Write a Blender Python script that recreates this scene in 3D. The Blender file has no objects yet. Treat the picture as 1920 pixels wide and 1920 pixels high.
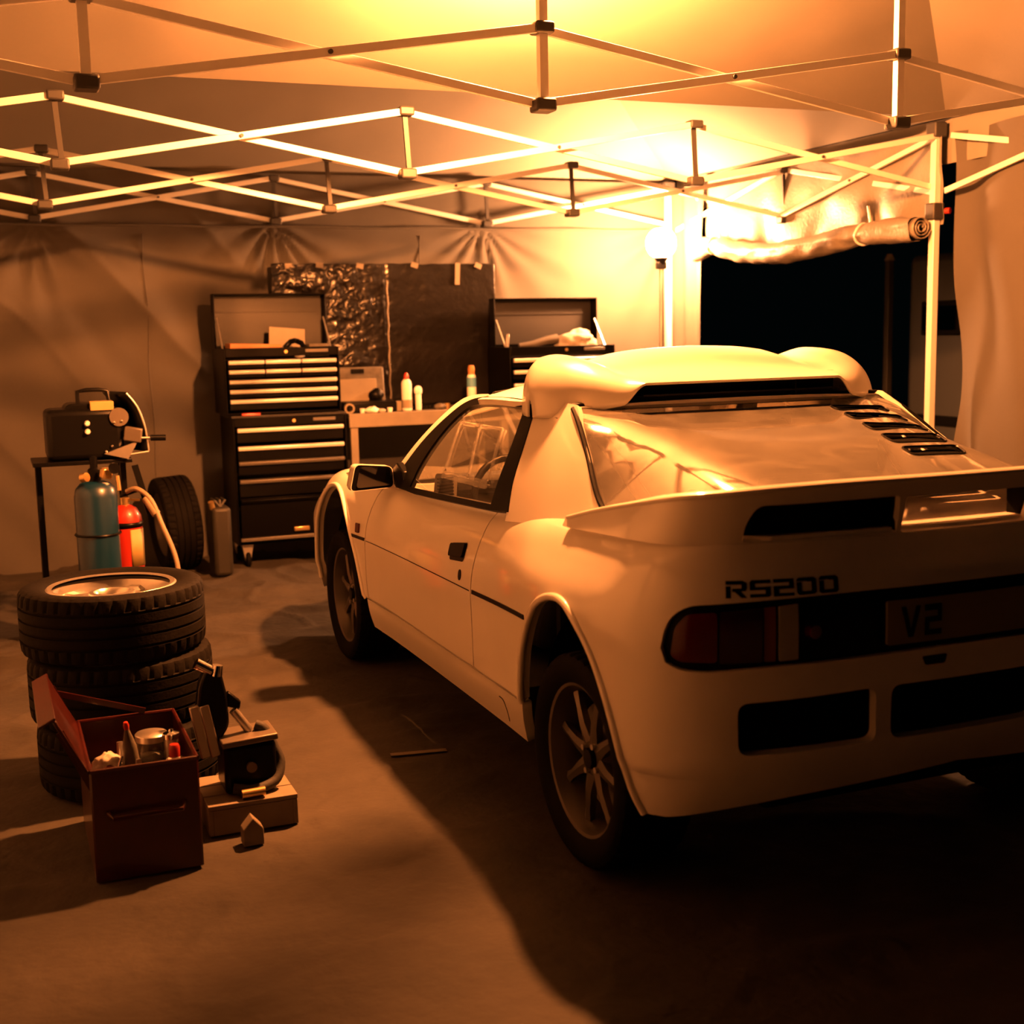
import bpy, bmesh, math, random, bisect
from mathutils import Vector, Matrix, noise, Euler
from mathutils.geometry import tessellate_polygon
random.seed(7)
scene = bpy.context.scene
col = scene.collection
PI = math.pi

# ------------------------------------------------------------------ camera, world, exposure
cam_d = bpy.data.cameras.new('camera'); cam = bpy.data.objects.new('camera', cam_d); col.objects.link(cam)
YAW, PITCH, ROLL = 0.384856, 0.142403, -0.020878
fw = Vector((math.sin(YAW)*math.cos(PITCH), math.cos(YAW)*math.cos(PITCH), -math.sin(PITCH)))
rt0 = Vector((math.cos(YAW), -math.sin(YAW), 0)); up0 = rt0.cross(fw)
rt = rt0*math.cos(ROLL) + up0*math.sin(ROLL); up = -rt0*math.sin(ROLL) + up0*math.cos(ROLL)
cam.matrix_world = Matrix(((rt.x, up.x, -fw.x, -2.23973), (rt.y, up.y, -fw.y, -3.12802), (rt.z, up.z, -fw.z, 1.48776), (0, 0, 0, 1)))
cam_d.sensor_width = 36; cam_d.sensor_fit = 'HORIZONTAL'; cam_d.lens = 2400/1920*36
cam_d.dof.use_dof = True; cam_d.dof.focus_distance = 4.6; cam_d.dof.aperture_fstop = 2.8
cam_d.clip_start = 0.05
scene.camera = cam
w = bpy.data.worlds.new('night'); scene.world = w; w.use_nodes = True
w.node_tree.nodes['Background'].inputs[0].default_value = (0.35, 0.75, 0.8, 1)
w.node_tree.nodes['Background'].inputs[1].default_value = 0.0012
scene.view_settings.view_transform = 'Standard'; scene.view_settings.look = 'None'
scene.view_settings.gamma = 1; scene.view_settings.use_curve_mapping = False
scene.view_settings.exposure = 0.0
LAMP_COL = (1.0, 0.28, 0.062)      # warm sodium-like hanging lamp
FLOOD_COL = (1.0, 0.35, 0.115)      # the flood lamp burns a little whiter
FLOOD_E, HANG_E = 2050.0, 17000.0     # emission of the flood lamp's glass and of the hanging lamp's glass

# ------------------------------------------------------------------ materials
M = {}
def mat(name, col_, rough=.5, metal=0., coat=0., noise_amt=0., noise_scale=8., bump=0., bump_scale=40., col2=None, spec=.5, sheen=0):
    m = bpy.data.materials.new(name); m.use_nodes = True; nt = m.node_tree
    b = nt.nodes['Principled BSDF']
    b.inputs['Base Color'].default_value = (*col_, 1); b.inputs['Roughness'].default_value = rough
    b.inputs['Metallic'].default_value = metal; b.inputs['Coat Weight'].default_value = coat; b.inputs['Coat Roughness'].default_value = .06
    b.inputs['Specular IOR Level'].default_value = spec
    tc = nt.nodes.new('ShaderNodeTexCoord')
    if noise_amt or col2:
        n = nt.nodes.new('ShaderNodeTexNoise'); n.inputs['Scale'].default_value = noise_scale; n.inputs['Detail'].default_value = 6
        nt.links.new(tc.outputs['Object'], n.inputs['Vector'])
        r = nt.nodes.new('ShaderNodeMix'); r.data_type = 'RGBA'
        c2 = col2 or tuple(c*(1-noise_amt) for c in col_)
        r.inputs[6].default_value = (*col_, 1); r.inputs[7].default_value = (*c2, 1)
        cr = nt.nodes.new('ShaderNodeMapRange'); cr.inputs[1].default_value = .35; cr.inputs[2].default_value = .7
        nt.links.new(n.outputs['Fac'], cr.inputs[0]); nt.links.new(cr.outputs[0], r.inputs[0]); nt.links.new(r.outputs[2], b.inputs['Base Color'])
    if bump:
        n2 = nt.nodes.new('ShaderNodeTexNoise'); n2.inputs['Scale'].default_value = bump_scale; n2.inputs['Detail'].default_value = 5
        nt.links.new(tc.outputs['Object'], n2.inputs['Vector'])
        bp = nt.nodes.new('ShaderNodeBump'); bp.inputs['Strength'].default_value = bump; bp.inputs['Distance'].default_value = .02
        nt.links.new(n2.outputs['Fac'], bp.inputs['Height']); nt.links.new(bp.outputs[0], b.inputs['Normal'])
    M[name] = m; return m
def glass(name, tint, haze=0., rough=.02, refl=1.0, scratch=False, ior=1.5):
    m = bpy.data.materials.new(name); m.use_nodes = True; nt = m.node_tree; nt.nodes.clear()
    o = nt.nodes.new('ShaderNodeOutputMaterial'); t = nt.nodes.new('ShaderNodeBsdfTransparent'); t.inputs[0].default_value = (*tint, 1)
    g = nt.nodes.new('ShaderNodeBsdfGlossy'); g.inputs['Roughness'].default_value = rough; g.inputs['Color'].default_value = (refl, refl, refl, 1)
    f = nt.nodes.new('ShaderNodeFresnel'); f.inputs[0].default_value = ior
    d = nt.nodes.new('ShaderNodeBsdfDiffuse'); d.inputs[0].default_value = (.7, .68, .62, 1)
    m1 = nt.nodes.new('ShaderNodeMixShader'); m1.inputs[0].default_value = haze
    nt.links.new(t.outputs[0], m1.inputs[1]); nt.links.new(d.outputs[0], m1.inputs[2])
    if scratch:
        tc = nt.nodes.new('ShaderNodeTexCoord')
        n = nt.nodes.new('ShaderNodeTexNoise'); n.inputs['Scale'].default_value = 5; n.inputs['Detail'].default_value = 8; n.inputs['Distortion'].default_value = 1.2
        nt.links.new(tc.outputs['Object'], n.inputs['Vector'])
        mr = nt.nodes.new('ShaderNodeMapRange'); mr.inputs[1].default_value = .35; mr.inputs[2].default_value = .7; mr.inputs[3].default_value = haze*.75; mr.inputs[4].default_value = haze*1.3
        nt.links.new(n.outputs['Fac'], mr.inputs[0]); nt.links.new(mr.outputs[0], m1.inputs[0])
        n2 = nt.nodes.new('ShaderNodeTexNoise'); n2.inputs['Scale'].default_value = 2.2; nt.links.new(tc.outputs['Object'], n2.inputs['Vector'])
        bp = nt.nodes.new('ShaderNodeBump'); bp.inputs['Strength'].default_value = .05; bp.inputs['Distance'].default_value = .03
        nt.links.new(n2.outputs['Fac'], bp.inputs['Height']); nt.links.new(bp.outputs[0], g.inputs['Normal'])
    m2 = nt.nodes.new('ShaderNodeMixShader'); nt.links.new(f.outputs[0], m2.inputs[0]); nt.links.new(m1.outputs[0], m2.inputs[1]); nt.links.new(g.outputs[0], m2.inputs[2])
    nt.links.new(m2.outputs[0], o.inputs[0]); M[name] = m; return m
def emis(name, c, s):
    m = bpy.data.materials.new(name); m.use_nodes = True; nt = m.node_tree; nt.nodes.clear()
    o = nt.nodes.new('ShaderNodeOutputMaterial'); e = nt.nodes.new('ShaderNodeEmission'); e.inputs[0].default_value = (*c, 1); e.inputs[1].default_value = s
    nt.links.new(e.outputs[0], o.inputs[0]); M[name] = m; return m
mat('paint', (.80, .76, .68), .32, coat=.7, noise_amt=.06, noise_scale=3)
mat('black_rubber', (.022, .022, .023), .75, bump=.1, bump_scale=120)
mat('tyre_rubber', (0.0036, 0.0036, 0.0036), .7, spec=.08, noise_amt=.4, noise_scale=12, bump=.08, bump_scale=90)
mat('worn_tyre', (0.0049, 0.004165, 0.003675), .75, spec=.1, noise_amt=.45, noise_scale=9, bump=.1, bump_scale=80)
mat('trim_black', (.003, .003, .003), .35, spec=.1)
mat('void_black', (.002, .002, .002), .9, spec=.05)
mat('gunmetal_rim', (0.144, 0.132, 0.12), .38, .75)
mat('alloy', (.72, .70, .67), .28, .9, noise_amt=.15)
mat('chrome', (.85, .84, .82), .12, 1.)
mat('steel', (.55, .53, .5), .35, .9)
mat('brake_steel', (.22, .21, .2), .5, .8)
mat('red_lens', (0.072, 0.0027, 0.0018), .12, coat=.6)
mat('amber_lens', (0.195, 0.048, 0.0045), .12, coat=.6)
mat('white_lens', (0.3375, 0.324, 0.2925), .15, coat=.6)
mat('dark_lens', (0.025, 0.003, 0.0025), .1, coat=.6)
mat('plate_yellow', (0.2268, 0.1944, 0.0756), .45)
mat('cabin_black', (0.018, 0.0174, 0.0168), .8, noise_amt=.3)
mat('cabin_grey', (0.192, 0.18, 0.162), .75)
mat('seat_fabric', (0.03, 0.0275, 0.025), .9)
mat('mirror_glass', (.35, .35, .36), .05, 1.)
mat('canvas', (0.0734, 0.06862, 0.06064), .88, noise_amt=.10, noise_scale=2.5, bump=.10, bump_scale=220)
mat('bounce_canvas', (.40, .38, .34), .9, noise_amt=.06, noise_scale=2)  # paler than the other canvas so the unseen left wall bounces light
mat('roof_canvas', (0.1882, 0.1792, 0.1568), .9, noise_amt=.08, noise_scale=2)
mat('flap_canvas', (0.1823, 0.1646, 0.1382), .45, noise_amt=.15, noise_scale=6, bump=.15, bump_scale=60)
mat('groundsheet', (0.03357, 0.0282, 0.02148), .82, col2=(.016, .0135, .010), noise_scale=2.6, bump=.55, bump_scale=11)
mat('night_ground', (.05, .05, .05), .95, noise_amt=.4)
mat('frame_white', (.78, .76, .72), .4, .2)
mat('bracket_black', (.03, .03, .03), .5)
mat('black_plastic_film', (0.00594, 0.00495, 0.00429), .28, bump=.35, bump_scale=14, coat=.12, spec=.3)
mat('tool_black', (0.0018, 0.00165, 0.00165), .36, spec=.06)
mat('lid_inside', (0.00448, 0.00364, 0.00308), .5)
mat('handle_alloy', (.86, .84, .80), .30, .35)
mat('handle_darker', (0.1125, 0.105, 0.095), .4, .3)  # darker colour for the lower drawer handles, badges, foot bar and torch
mat('bench_edge', (0.217, 0.196, 0.161), .6, noise_amt=.2)
mat('bench_top', (0.112, 0.0924, 0.07), .7, noise_amt=.3)
mat('dark_board', (.02, .018, .016), .8)
mat('red_plastic', (0.372, 0.018, 0.0072), .4, coat=.3)
mat('red_enamel', (0.03864, 0.001848, 0.001176), .35, coat=.4, noise_amt=.35, noise_scale=14)
mat('white_plastic', (.82, .80, .76), .4)
mat('cream_card', (0.252, 0.217, 0.161), .8, noise_amt=.15)
mat('blue_plastic', (.10, .28, .42), .4)
mat('brown_plastic', (.42, .18, .06), .45)
mat('grey_case', (0.1008, 0.0882, 0.0693), .6, noise_amt=.4, noise_scale=22, bump=.2, bump_scale=30)
mat('teal_enamel', (0.001296, 0.0216, 0.05184), .35, coat=.3)
mat('label_yellow', (0.357, 0.2604, 0.0924), .6)
mat('brass', (.75, .52, .22), .3, .9)
mat('hose_tan', (0.231, 0.175, 0.112), .5)
mat('machine_black', (.003, .003, .003), .32, spec=.2)
mat('machine_grey', (0.135, 0.117, 0.099), .45, .5)
mat('can_olive', (0.01575, 0.01418, 0.01039), .55, noise_amt=.3)
mat('rag', (0.432, 0.396, 0.348), .95, noise_amt=.25, bump=.4, bump_scale=30)
mat('pale_wood', (0.1768, 0.1508, 0.1144), .7, noise_amt=.2, noise_scale=16)
mat('tape', (0.168, 0.14, 0.1008), .6)
mat('van_grey', (0.027, 0.0297, 0.0297), .5)
glass('window_glass', (.80, .78, .72), .03)
glass('cover_glass', (.42, .38, .32), .13, .05, 1.0, scratch=True, ior=2.0)
glass('perspex', (.86, .84, .80), .10, .05)
glass('jar_glass', (.75, .8, .78), .06)
glass('lamp_diffuser', (.95, .95, .95), .05)
emis('flood_glow', FLOOD_COL, FLOOD_E)
emis('hang_glow', LAMP_COL, HANG_E)

# ------------------------------------------------------------------ mesh helpers
class MB:
    def __init__(s): s.v = []; s.f = []
    def add(s, vs, fs):
        o = len(s.v); s.v += [tuple(v) for v in vs]; s.f += [tuple(i+o for i in f) for f in fs]; return s
    def box(s, c, d, rot=None):
        x, y, z = d[0]/2, d[1]/2, d[2]/2; R = Euler(rot).to_matrix() if rot else Matrix.Identity(3)
        vs = [Vector(c)+R@Vector((sx*x, sy*y, sz*z)) for sz in (-1, 1) for sy in (-1, 1) for sx in (-1, 1)]
        return s.add(vs, [(0, 2, 3, 1), (4, 5, 7, 6), (0, 1, 5, 4), (2, 6, 7, 3), (0, 4, 6, 2), (1, 3, 7, 5)])
    def cyl(s, a, b, r0, r1=None, n=20, caps=True):
        a, b = Vector(a), Vector(b); r1 = r0 if r1 is None else r1; d = (b-a).normalized()
        e = d.cross(Vector((0, 0, 1)) if abs(d.z) < .9 else Vector((1, 0, 0))).normalized(); g = d.cross(e)
        vs = [p+(e*math.cos(2*PI*i/n)+g*math.sin(2*PI*i/n))*r for p, r in ((a, r0), (b, r1)) for i in range(n)]
        fs = [(i, (i+1) % n, n+(i+1) % n, n+i) for i in range(n)]
        if caps: fs += [tuple(range(n))[::-1], tuple(range(n, 2*n))]
        return s.add(vs, fs)
    def lathe(s, prof, c=(0, 0, 0), n=32, axis='z', closed=False):
        c = Vector(c); vs = []
        for i in range(n):
            a = 2*PI*i/n
            for r, h in prof:
                p = (r*math.cos(a), r*math.sin(a), h)
                if axis == 'x': p = (h, r*math.cos(a), r*math.sin(a))
                if axis == 'y': p = (r*math.sin(a), h, r*math.cos(a))
                vs.append(c+Vector(p))
        k = len(prof); fs = []
        for i in range(n):
            j = (i+1) % n
            for m in range(k if closed else k-1):
                m2 = (m+1) % k
                fs.append((i*k+m, j*k+m, j*k+m2, i*k+m2))
        return s.add(vs, fs)
    def tube(s, pts, r, n=10, caps=True):
        pts = [Vector(p) for p in pts]; rs = r if isinstance(r, (list, tuple)) else [r]*len(pts); vs = []; pe = None
        for i, p in enumerate(pts):
            d = (pts[min(i+1, len(pts)-1)]-pts[max(i-1, 0)]).normalized()
            if pe is None: e = d.cross(Vector((0, 0, 1)) if abs(d.z) < .9 else Vector((1, 0, 0))).normalized()
            else: e = (pe-d*pe.dot(d)).normalized()
            pe = e; g = d.cross(e)
            vs += [p+(e*math.cos(2*PI*k/n)+g*math.sin(2*PI*k/n))*rs[i] for k in range(n)]
        fs = [(i*n+k, i*n+(k+1) % n, (i+1)*n+(k+1) % n, (i+1)*n+k) for i in range(len(pts)-1) for k in range(n)]
        if caps: fs += [tuple(range(n))[::-1], tuple(range((len(pts)-1)*n, len(pts)*n))]
        return s.add(vs, fs)
    def prism(s, poly, ext, org=(0, 0, 0), ux=(1, 0, 0), uy=(0, 1, 0)):
        org, ux, uy = Vector(org), Vector(ux), Vector(uy); n = len(poly); uz = ux.cross(uy).normalized()*ext
        a = [org+ux*p[0]+uy*p[1] for p in poly]
        vs = a+[p+uz for p in a]
        return s.add(vs, [tuple(range(n))[::-1], tuple(range(n, 2*n))]+[(i, (i+1) % n, n+(i+1) % n, n+i) for i in range(n)])
    def bar(s, a, b, w_, h_=None):
        a, b = Vector(a), Vector(b); h_ = h_ or w_; d = (b-a).normalized()
        e = d.cross(Vector((0, 0, 1)) if abs(d.z) < .95 else Vector((1, 0, 0))).normalized(); g = e.cross(d)
        vs = [p+e*sx*w_/2+g*sy*h_/2 for p in (a, b) for sx, sy in ((-1, -1), (1, -1), (1, 1), (-1, 1))]
        return s.add(vs, [(0, 3, 2, 1), (4, 5, 6, 7)]+[(i, (i+1) % 4, 4+(i+1) % 4, 4+i) for i in range(4)])
    def blob(s, c, r, n=14, amp=.25, sc=8., seed=0):
        vs = []; c = Vector(c)
        for i in range(n+1):
            t = PI*i/n
            for k in range(2*n):
                a = PI*k/n; d = Vector((math.sin(t)*math.cos(a), math.sin(t)*math.sin(a), math.cos(t)))
                f = 1+amp*noise.noise(d*1.7+Vector((seed*3.1, seed, 0)))+amp*.5*noise.noise(d*sc*.6+Vector((seed, 0, 5)))
                p = Vector((d.x*r[0]*f, d.y*r[1]*f, max(-r[2]*.6, d.z*r[2]*f)))
                vs.append(c+p)
        m = 2*n
        return s.add(vs, [(i*m+k, (i+1)*m+k, (i+1)*m+(k+1) % m, i*m+(k+1) % m) for i in range(n) for k in range(m)])
    def grid(s, fn, nu, nv):
        vs = [fn(i/nu, j/nv) for j in range(nv+1) for i in range(nu+1)]; k = nu+1
        return s.add(vs, [(j*k+i, j*k+i+1, (j+1)*k+i+1, (j+1)*k+i) for j in range(nv) for i in range(nu)])
    def mesh(s, name, ang=.7):
        me = bpy.data.meshes.new(name); me.from_pydata(s.v, [], s.f); me.update()
        me.polygons.foreach_set('use_smooth', [True]*len(me.polygons)); me.set_sharp_from_angle(angle=ang); return me
    def build(s, name, m, parent=None, bev=0, ang=.7, world=True, solid=0, seg=2):
        bm = bmesh.new(); me = s.mesh(name, ang)
        bm.from_mesh(me); bmesh.ops.recalc_face_normals(bm, faces=bm.faces); bm.to_mesh(me); bm.free()
        me.set_sharp_from_angle(angle=ang)
        return link(name, me, m, parent, bev, world, solid, seg)
def wt(p):
    t = p.location.copy()
    if p.parent is not None: t += p.matrix_parent_inverse.translation + wt(p.parent)
    return t
def link(name, me, m, parent=None, bev=0, world=True, solid=0, seg=2):
    o = bpy.data.objects.new(name, me); col.objects.link(o)
    if m is not None:
        me.materials.clear(); me.materials.append(M[m] if isinstance(m, str) else m)
    if parent is not None:
        o.parent = parent
        if world:
            o.matrix_parent_inverse = Matrix.Translation(-wt(parent))   # parents here carry translations only
    if solid:
        sm = o.modifiers.new('thickness', 'SOLIDIFY'); sm.thickness = solid; sm.offset = 0
    if bev:
        b = o.modifiers.new('edges', 'BEVEL'); b.width = bev; b.segments = seg; b.limit_method = 'ANGLE'; b.angle_limit = .6
    return o
def thing(name, label, cat, loc=(0, 0, 0), group=None, rotz=0):
    o = bpy.data.objects.new(name, None); col.objects.link(o); o.location = loc; o.rotation_euler = (0, 0, rotz); o.empty_display_size = .1
    return tag(o, label, cat, group)
def tag(o, label, cat, group=None):
    o['label'] = label; o['category'] = cat
    if group: o['group'] = group
    return o
def struct(o, label=None, cat=None):
    o['kind'] = 'structure'
    if label: o['label'] = label
    if cat: o['category'] = cat
    return o
def rpoly(pts, r, n=5):
    out = []; k = len(pts)
    for i in range(k):
        p = Vector(pts[i]).to_2d() if len(pts[i]) > 2 else Vector(pts[i][:2]); rr = pts[i][2] if len(pts[i]) > 2 else r
        a = Vector(pts[i-1][:2]); b = Vector(pts[(i+1) % k][:2]); da, db = a-p, b-p
        ra = min(rr, da.length*.48); rb = min(rr, db.length*.48)
        A = p+da.normalized()*ra; Bq = p+db.normalized()*rb
        if rr <= 0: out.append((p.x, p.y)); continue
        for t in range(n+1):
            t /= n; q = A*(1-t)**2+p*2*t*(1-t)+Bq*t*t; out.append((q.x, q.y))
    return out
def densify(poly, d=.05):
    out = []
    for i in range(len(poly)):
        a, b = poly[i], poly[(i+1) % len(poly)]; L = math.hypot(b[0]-a[0], b[1]-a[1]); n = max(1, int(L/d))
        out += [(a[0]+(b[0]-a[0])*k/n, a[1]+(b[1]-a[1])*k/n) for k in range(n)]
    return out
def panel(name, F, outer, holes=(), m='paint', parent=None, step=(.05, .05), thick=.015, flip=False, lift=0.):
    """a sheet of the surface F(u,v) trimmed to a polygon, with analytic normals and a folded edge"""
    loops = [[Vector((p[0], p[1], 0)) for p in outer]]+[[Vector((p[0], p[1], 0)) for p in h] for h in holes]
    flat = [v for L in loops for v in L]; tris = tessellate_polygon(loops)
    bm = bmesh.new(); vs = [bm.verts.new(v) for v in flat]
    for t in tris:
        a, b, c = (flat[i] for i in t); ar = (b.x-a.x)*(c.y-a.y)-(c.x-a.x)*(b.y-a.y)
        if abs(ar) < 1e-10: continue
        t = t if ar > 0 else t[::-1]
        try: bm.faces.new([vs[i] for i in t])
        except ValueError: pass
    for ax in (0, 1):
        lo = min(v[ax] for v in flat); hi = max(v[ax] for v in flat); st = step[ax]
        k = math.ceil(lo/st+1e-4)
        while k*st < hi-1e-5:
            no = (1, 0, 0) if ax == 0 else (0, 1, 0); co = (k*st, 0, 0) if ax == 0 else (0, k*st, 0)
            bmesh.ops.bisect_plane(bm, geom=bm.verts[:]+bm.edges[:]+bm.faces[:], dist=1e-6, plane_co=co, plane_no=no); k += 1
    bm.verts.index_update(); P = []; N = []
    for v in bm.verts:
        u, w_ = v.co.x, v.co.y; e = 2e-3
        p = Vector(F(u, w_)); du = Vector(F(u+e, w_))-Vector(F(u-e, w_)); dv = Vector(F(u, w_+e))-Vector(F(u, w_-e))
        n = du.cross(dv).normalized()*(-1 if flip else 1); P.append(p+n*lift); N.append(n)
    faces = [[v.index for v in f.verts] for f in bm.faces]
    if flip: faces = [f[::-1] for f in faces]
    bed = [(e.verts[0].index, e.verts[1].index) for e in bm.edges if len(e.link_faces) == 1]; bm.free()
    norms = [tuple(n) for n in N]
    if thick:
        ring = {}
        for a, b in bed:
            for i in (a, b):
                if i not in ring:
                    ring[i] = (len(P), len(P)+1); P += [P[i].copy(), P[i]-N[i]*thick]; norms += [(0, 0, 0), (0, 0, 0)]
            faces.append([ring[a][0], ring[b][0], ring[b][1], ring[a][1]])
    me = bpy.data.meshes.new(name); me.from_pydata([tuple(p) for p in P], [], faces); me.update()
    me.polygons.foreach_set('use_smooth', [True]*len(me.polygons))
    me.normals_split_custom_set_from_vertices(norms)
    return link(name, me, m, parent)
def copytree(o, parent=None):
    c = o.copy(); col.objects.link(c); c.parent = parent
    for ch in [x for x in bpy.data.objects if x.parent is o]: copytree(ch, c)
    return c

# ------------------------------------------------------------------ car surfaces
def hermite(tab, x):
    n=len(tab)
    if x<=tab[0][0]:
        m=(tab[1][1]-tab[0][1])/(tab[1][0]-tab[0][0]); return tab[0][1]+m*(x-tab[0][0])
    if x>=tab[-1][0]:
        m=(tab[-1][1]-tab[-2][1])/(tab[-1][0]-tab[-2][0]); return tab[-1][1]+m*(x-tab[-1][0])
    i=0
    while x>tab[i+1][0]: i+=1
    def sl(k):
        if k==0: return (tab[1][1]-tab[0][1])/(tab[1][0]-tab[0][0])
        if k==n-1: return (tab[-1][1]-tab[-2][1])/(tab[-1][0]-tab[-2][0])
        a=(tab[k][1]-tab[k-1][1])/(tab[k][0]-tab[k-1][0]); b=(tab[k+1][1]-tab[k][1])/(tab[k+1][0]-tab[k][0])
        if a*b<=0: return 0.
        return 2*a*b/(a+b)
    h=tab[i+1][0]-tab[i][0]; t=(x-tab[i][0])/h
    m0=sl(i)*h; m1=sl(i+1)*h
    return (2*t**3-3*t*t+1)*tab[i][1]+(t**3-2*t*t+t)*m0+(-2*t**3+3*t*t)*tab[i+1][1]+(t**3-t*t)*m1
def sstep(a,b,x):
    t=min(1,max(0,(x-a)/(b-a))); return t*t*(3-2*t)
PLAN=[(0,-.665),(-.2,-.66),(-.45,-.64),(-.60,-.61),(-.70,-.572),(-.775,-.515),(-.825,-.435),(-.852,-.33),(-.862,-.2),(-.864,-.05),(-.855,.15),(-.846,.4),(-.842,.7),(-.84,1.3),(-.842,1.7),(-.85,2.0),(-.858,2.3),(-.86,2.5),(-.855,2.7),(-.83,2.9),(-.76,3.06),(-.62,3.18),(-.35,3.25),(0,3.27)]
def catmull(P,n=40):
    out=[]
    Q=[(-P[1][0],P[1][1])]+list(P)+[(-P[-2][0],P[-2][1])]
    for i in range(1,len(Q)-2):
        for k in range(n):
            t=k/n; o=[]
            for a in (0,1):
                p0,p1,p2,p3=Q[i-1][a],Q[i][a],Q[i+1][a],Q[i+2][a]
                o.append(.5*((2*p1)+(-p0+p2)*t+(2*p0-5*p1+4*p2-p3)*t*t+(-p0+3*p1-3*p2+p3)*t**3))
            out.append(tuple(o))
    out.append(P[-1]); return out
CUR=catmull(PLAN); LEN=[0.]
for i in range(1,len(CUR)): LEN.append(LEN[-1]+math.hypot(CUR[i][0]-CUR[i-1][0],CUR[i][1]-CUR[i-1][1]))
SMAX=LEN[-1]
def curv(s):
    s=min(max(s,0),SMAX); i=min(max(bisect.bisect_right(LEN,s)-1,0),len(LEN)-2)
    t=(s-LEN[i])/(LEN[i+1]-LEN[i]); a,b=CUR[i],CUR[i+1]
    return a[0]+(b[0]-a[0])*t, a[1]+(b[1]-a[1])*t
def s_of_y(y):   # on the side
    lo,hi=.8,4.6
    for _ in range(50):
        m=(lo+hi)/2
        if curv(m)[1]<y: lo=m
        else: hi=m
    return lo
DS=[(.25,.040),(.29,.028),(.34,.016),(.390,.008),(.397,.001),(.5,-.002),(.62,-.002),(.70,.004),(.80,.024),(.86,.044),(.90,.062),(.93,.085),(.945,.11),(.952,.16)]
DR=[(.25,.12),(.31,.08),(.37,.045),(.44,.018),(.52,.010),(.62,.0),(.76,.0),(.86,.012),(.91,.032),(.95,.040),(.97,.045)]
TT=[(-.70,.970),(-.4,.970),(-.2,.966),(0,.957),(.25,.94),(.5,.922),(1.0,.90),(1.6,.875),(1.9,.872),(2.2,.885),(2.4,.885),(2.6,.86),(2.8,.79),(3.0,.72),(3.3,.66)]
def B(s,z):
    sg=1
    if s<0: sg,s=-1,-s
    x,y=curv(s); e=.03
    a,b=curv(max(s-e,0)),curv(min(s+e,SMAX))
    if s<e: a=(-curv(e-s)[0],curv(e-s)[1])
    if s>SMAX-e: c=curv(2*SMAX-s-e); b=(-c[0],c[1])
    tx,ty=b[0]-a[0],b[1]-a[1]; L=math.hypot(tx,ty); nx,ny=ty/L,-tx/L   # inward for travel rear->left->front
    T=hermite(TT,y)
    ze=z if z<.6 else .6+(z-.6)*.35/(T-.6)
    w=1-sstep(.62,1.12,s)
    D=hermite(DS,ze)*(1-w)+hermite(DR,ze)*w
    D-=.034*math.exp(-((y+.06)/.40)**2-((z-.77)/.10)**2)*(1-w)
    D-=.022*math.exp(-((y-2.4)/.30)**2-((z-.80)/.12)**2)
    return (sg*(x+nx*D), y+ny*D, z)
# greenhouse side  (y,z)->x   (left, sg=1 ; right sg=-1)
def G(y,z,sg=1):
    g=.800-.53*(z-.88)-.06*(z-.88)**2 - .10*max(0,.65-y) - .05*max(0,y-1.0)**2 + .012*math.sin(max(0,min(1,(z-.88)/.37))*math.pi)
    return (-sg*g,y,z)

# rear spoiler blade
def Sp(s,z):
    sg=1
    if s<0: sg,s=-1,-s
    x,y=curv(s); e=.03
    a,b=curv(max(s-e,0)),curv(min(s+e,SMAX))
    if s<e: a=(-curv(e-s)[0],curv(e-s)[1])
    tx,ty=b[0]-a[0],b[1]-a[1]; L=math.hypot(tx,ty); nx,ny=ty/L,-tx/L
    w=1-sstep(.62,1.15,s)
    D=(.072+(z-.96)*.45)*(1-w)+(.045-(z-.97)*.30)*w
    return (sg*(x+nx*D),y+ny*D,z)
# rear clear engine cover: u in -1..1 across, y
def E(u,y):
    xe=hermite([(-.55,.70),(-.3,.72),(.05,.685),(.25,.63),(.47,.575)],y)
    a=abs(u)*xe; zc=1.245+(y-.47)*.20
    k=(a-.46)/.04; sp=.04*(math.log(1+math.exp(k)) if k<30 else k)
    return (u*xe,y,zc-(.55+.20*sstep(.22,.0,y))*sp*sstep(.49,.16,y))

def hermite_(tab, x): return hermite(tab, x)

# ================================================================== THE SETTING: groundsheet, canvas walls, canopies
XL, XR, YM, YB, YF = -3.4, 2.6, 2.55, 5.55, -0.45
EAVE, RIDGE = 2.56, 3.25
def fold(x, y, sc, seed=0): return noise.noise(Vector((x*sc+seed, y*sc-seed, seed*.37)))
# --- ground
def floor_fn(u, v):
    x = -4.2+u*7.4; y = -3.4+v*9.1
    r = abs(noise.noise(Vector((x*1.1+y*.5, y*1.6-x*.25, 3.)))); r2 = abs(noise.noise(Vector((x*2.7-y*1.1, y*2.2+x*.8, 9.))))
    amp = .35+.65*min(1, max(0, (y-1.2)/1.6))
    z = -.006+amp*(.028*max(0, .16-r)/.16+.016*max(0, .10-r2)/.10) + .005*fold(x, y, 3)
    return (x, y, z)
fl = struct(MB().grid(floor_fn, 330, 400).build('floor', 'groundsheet', ang=3.2), 'crumpled brown groundsheet spread under the car and tools', 'floor')
struct(MB().grid(lambda u, v: (-14+28*u, -10+26*v, -.03+.01*fold(28*u, 26*v, 1.)), 40, 40).build('floor_outside', 'night_ground', ang=3), 'dark ground outside the tent', 'ground')
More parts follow.
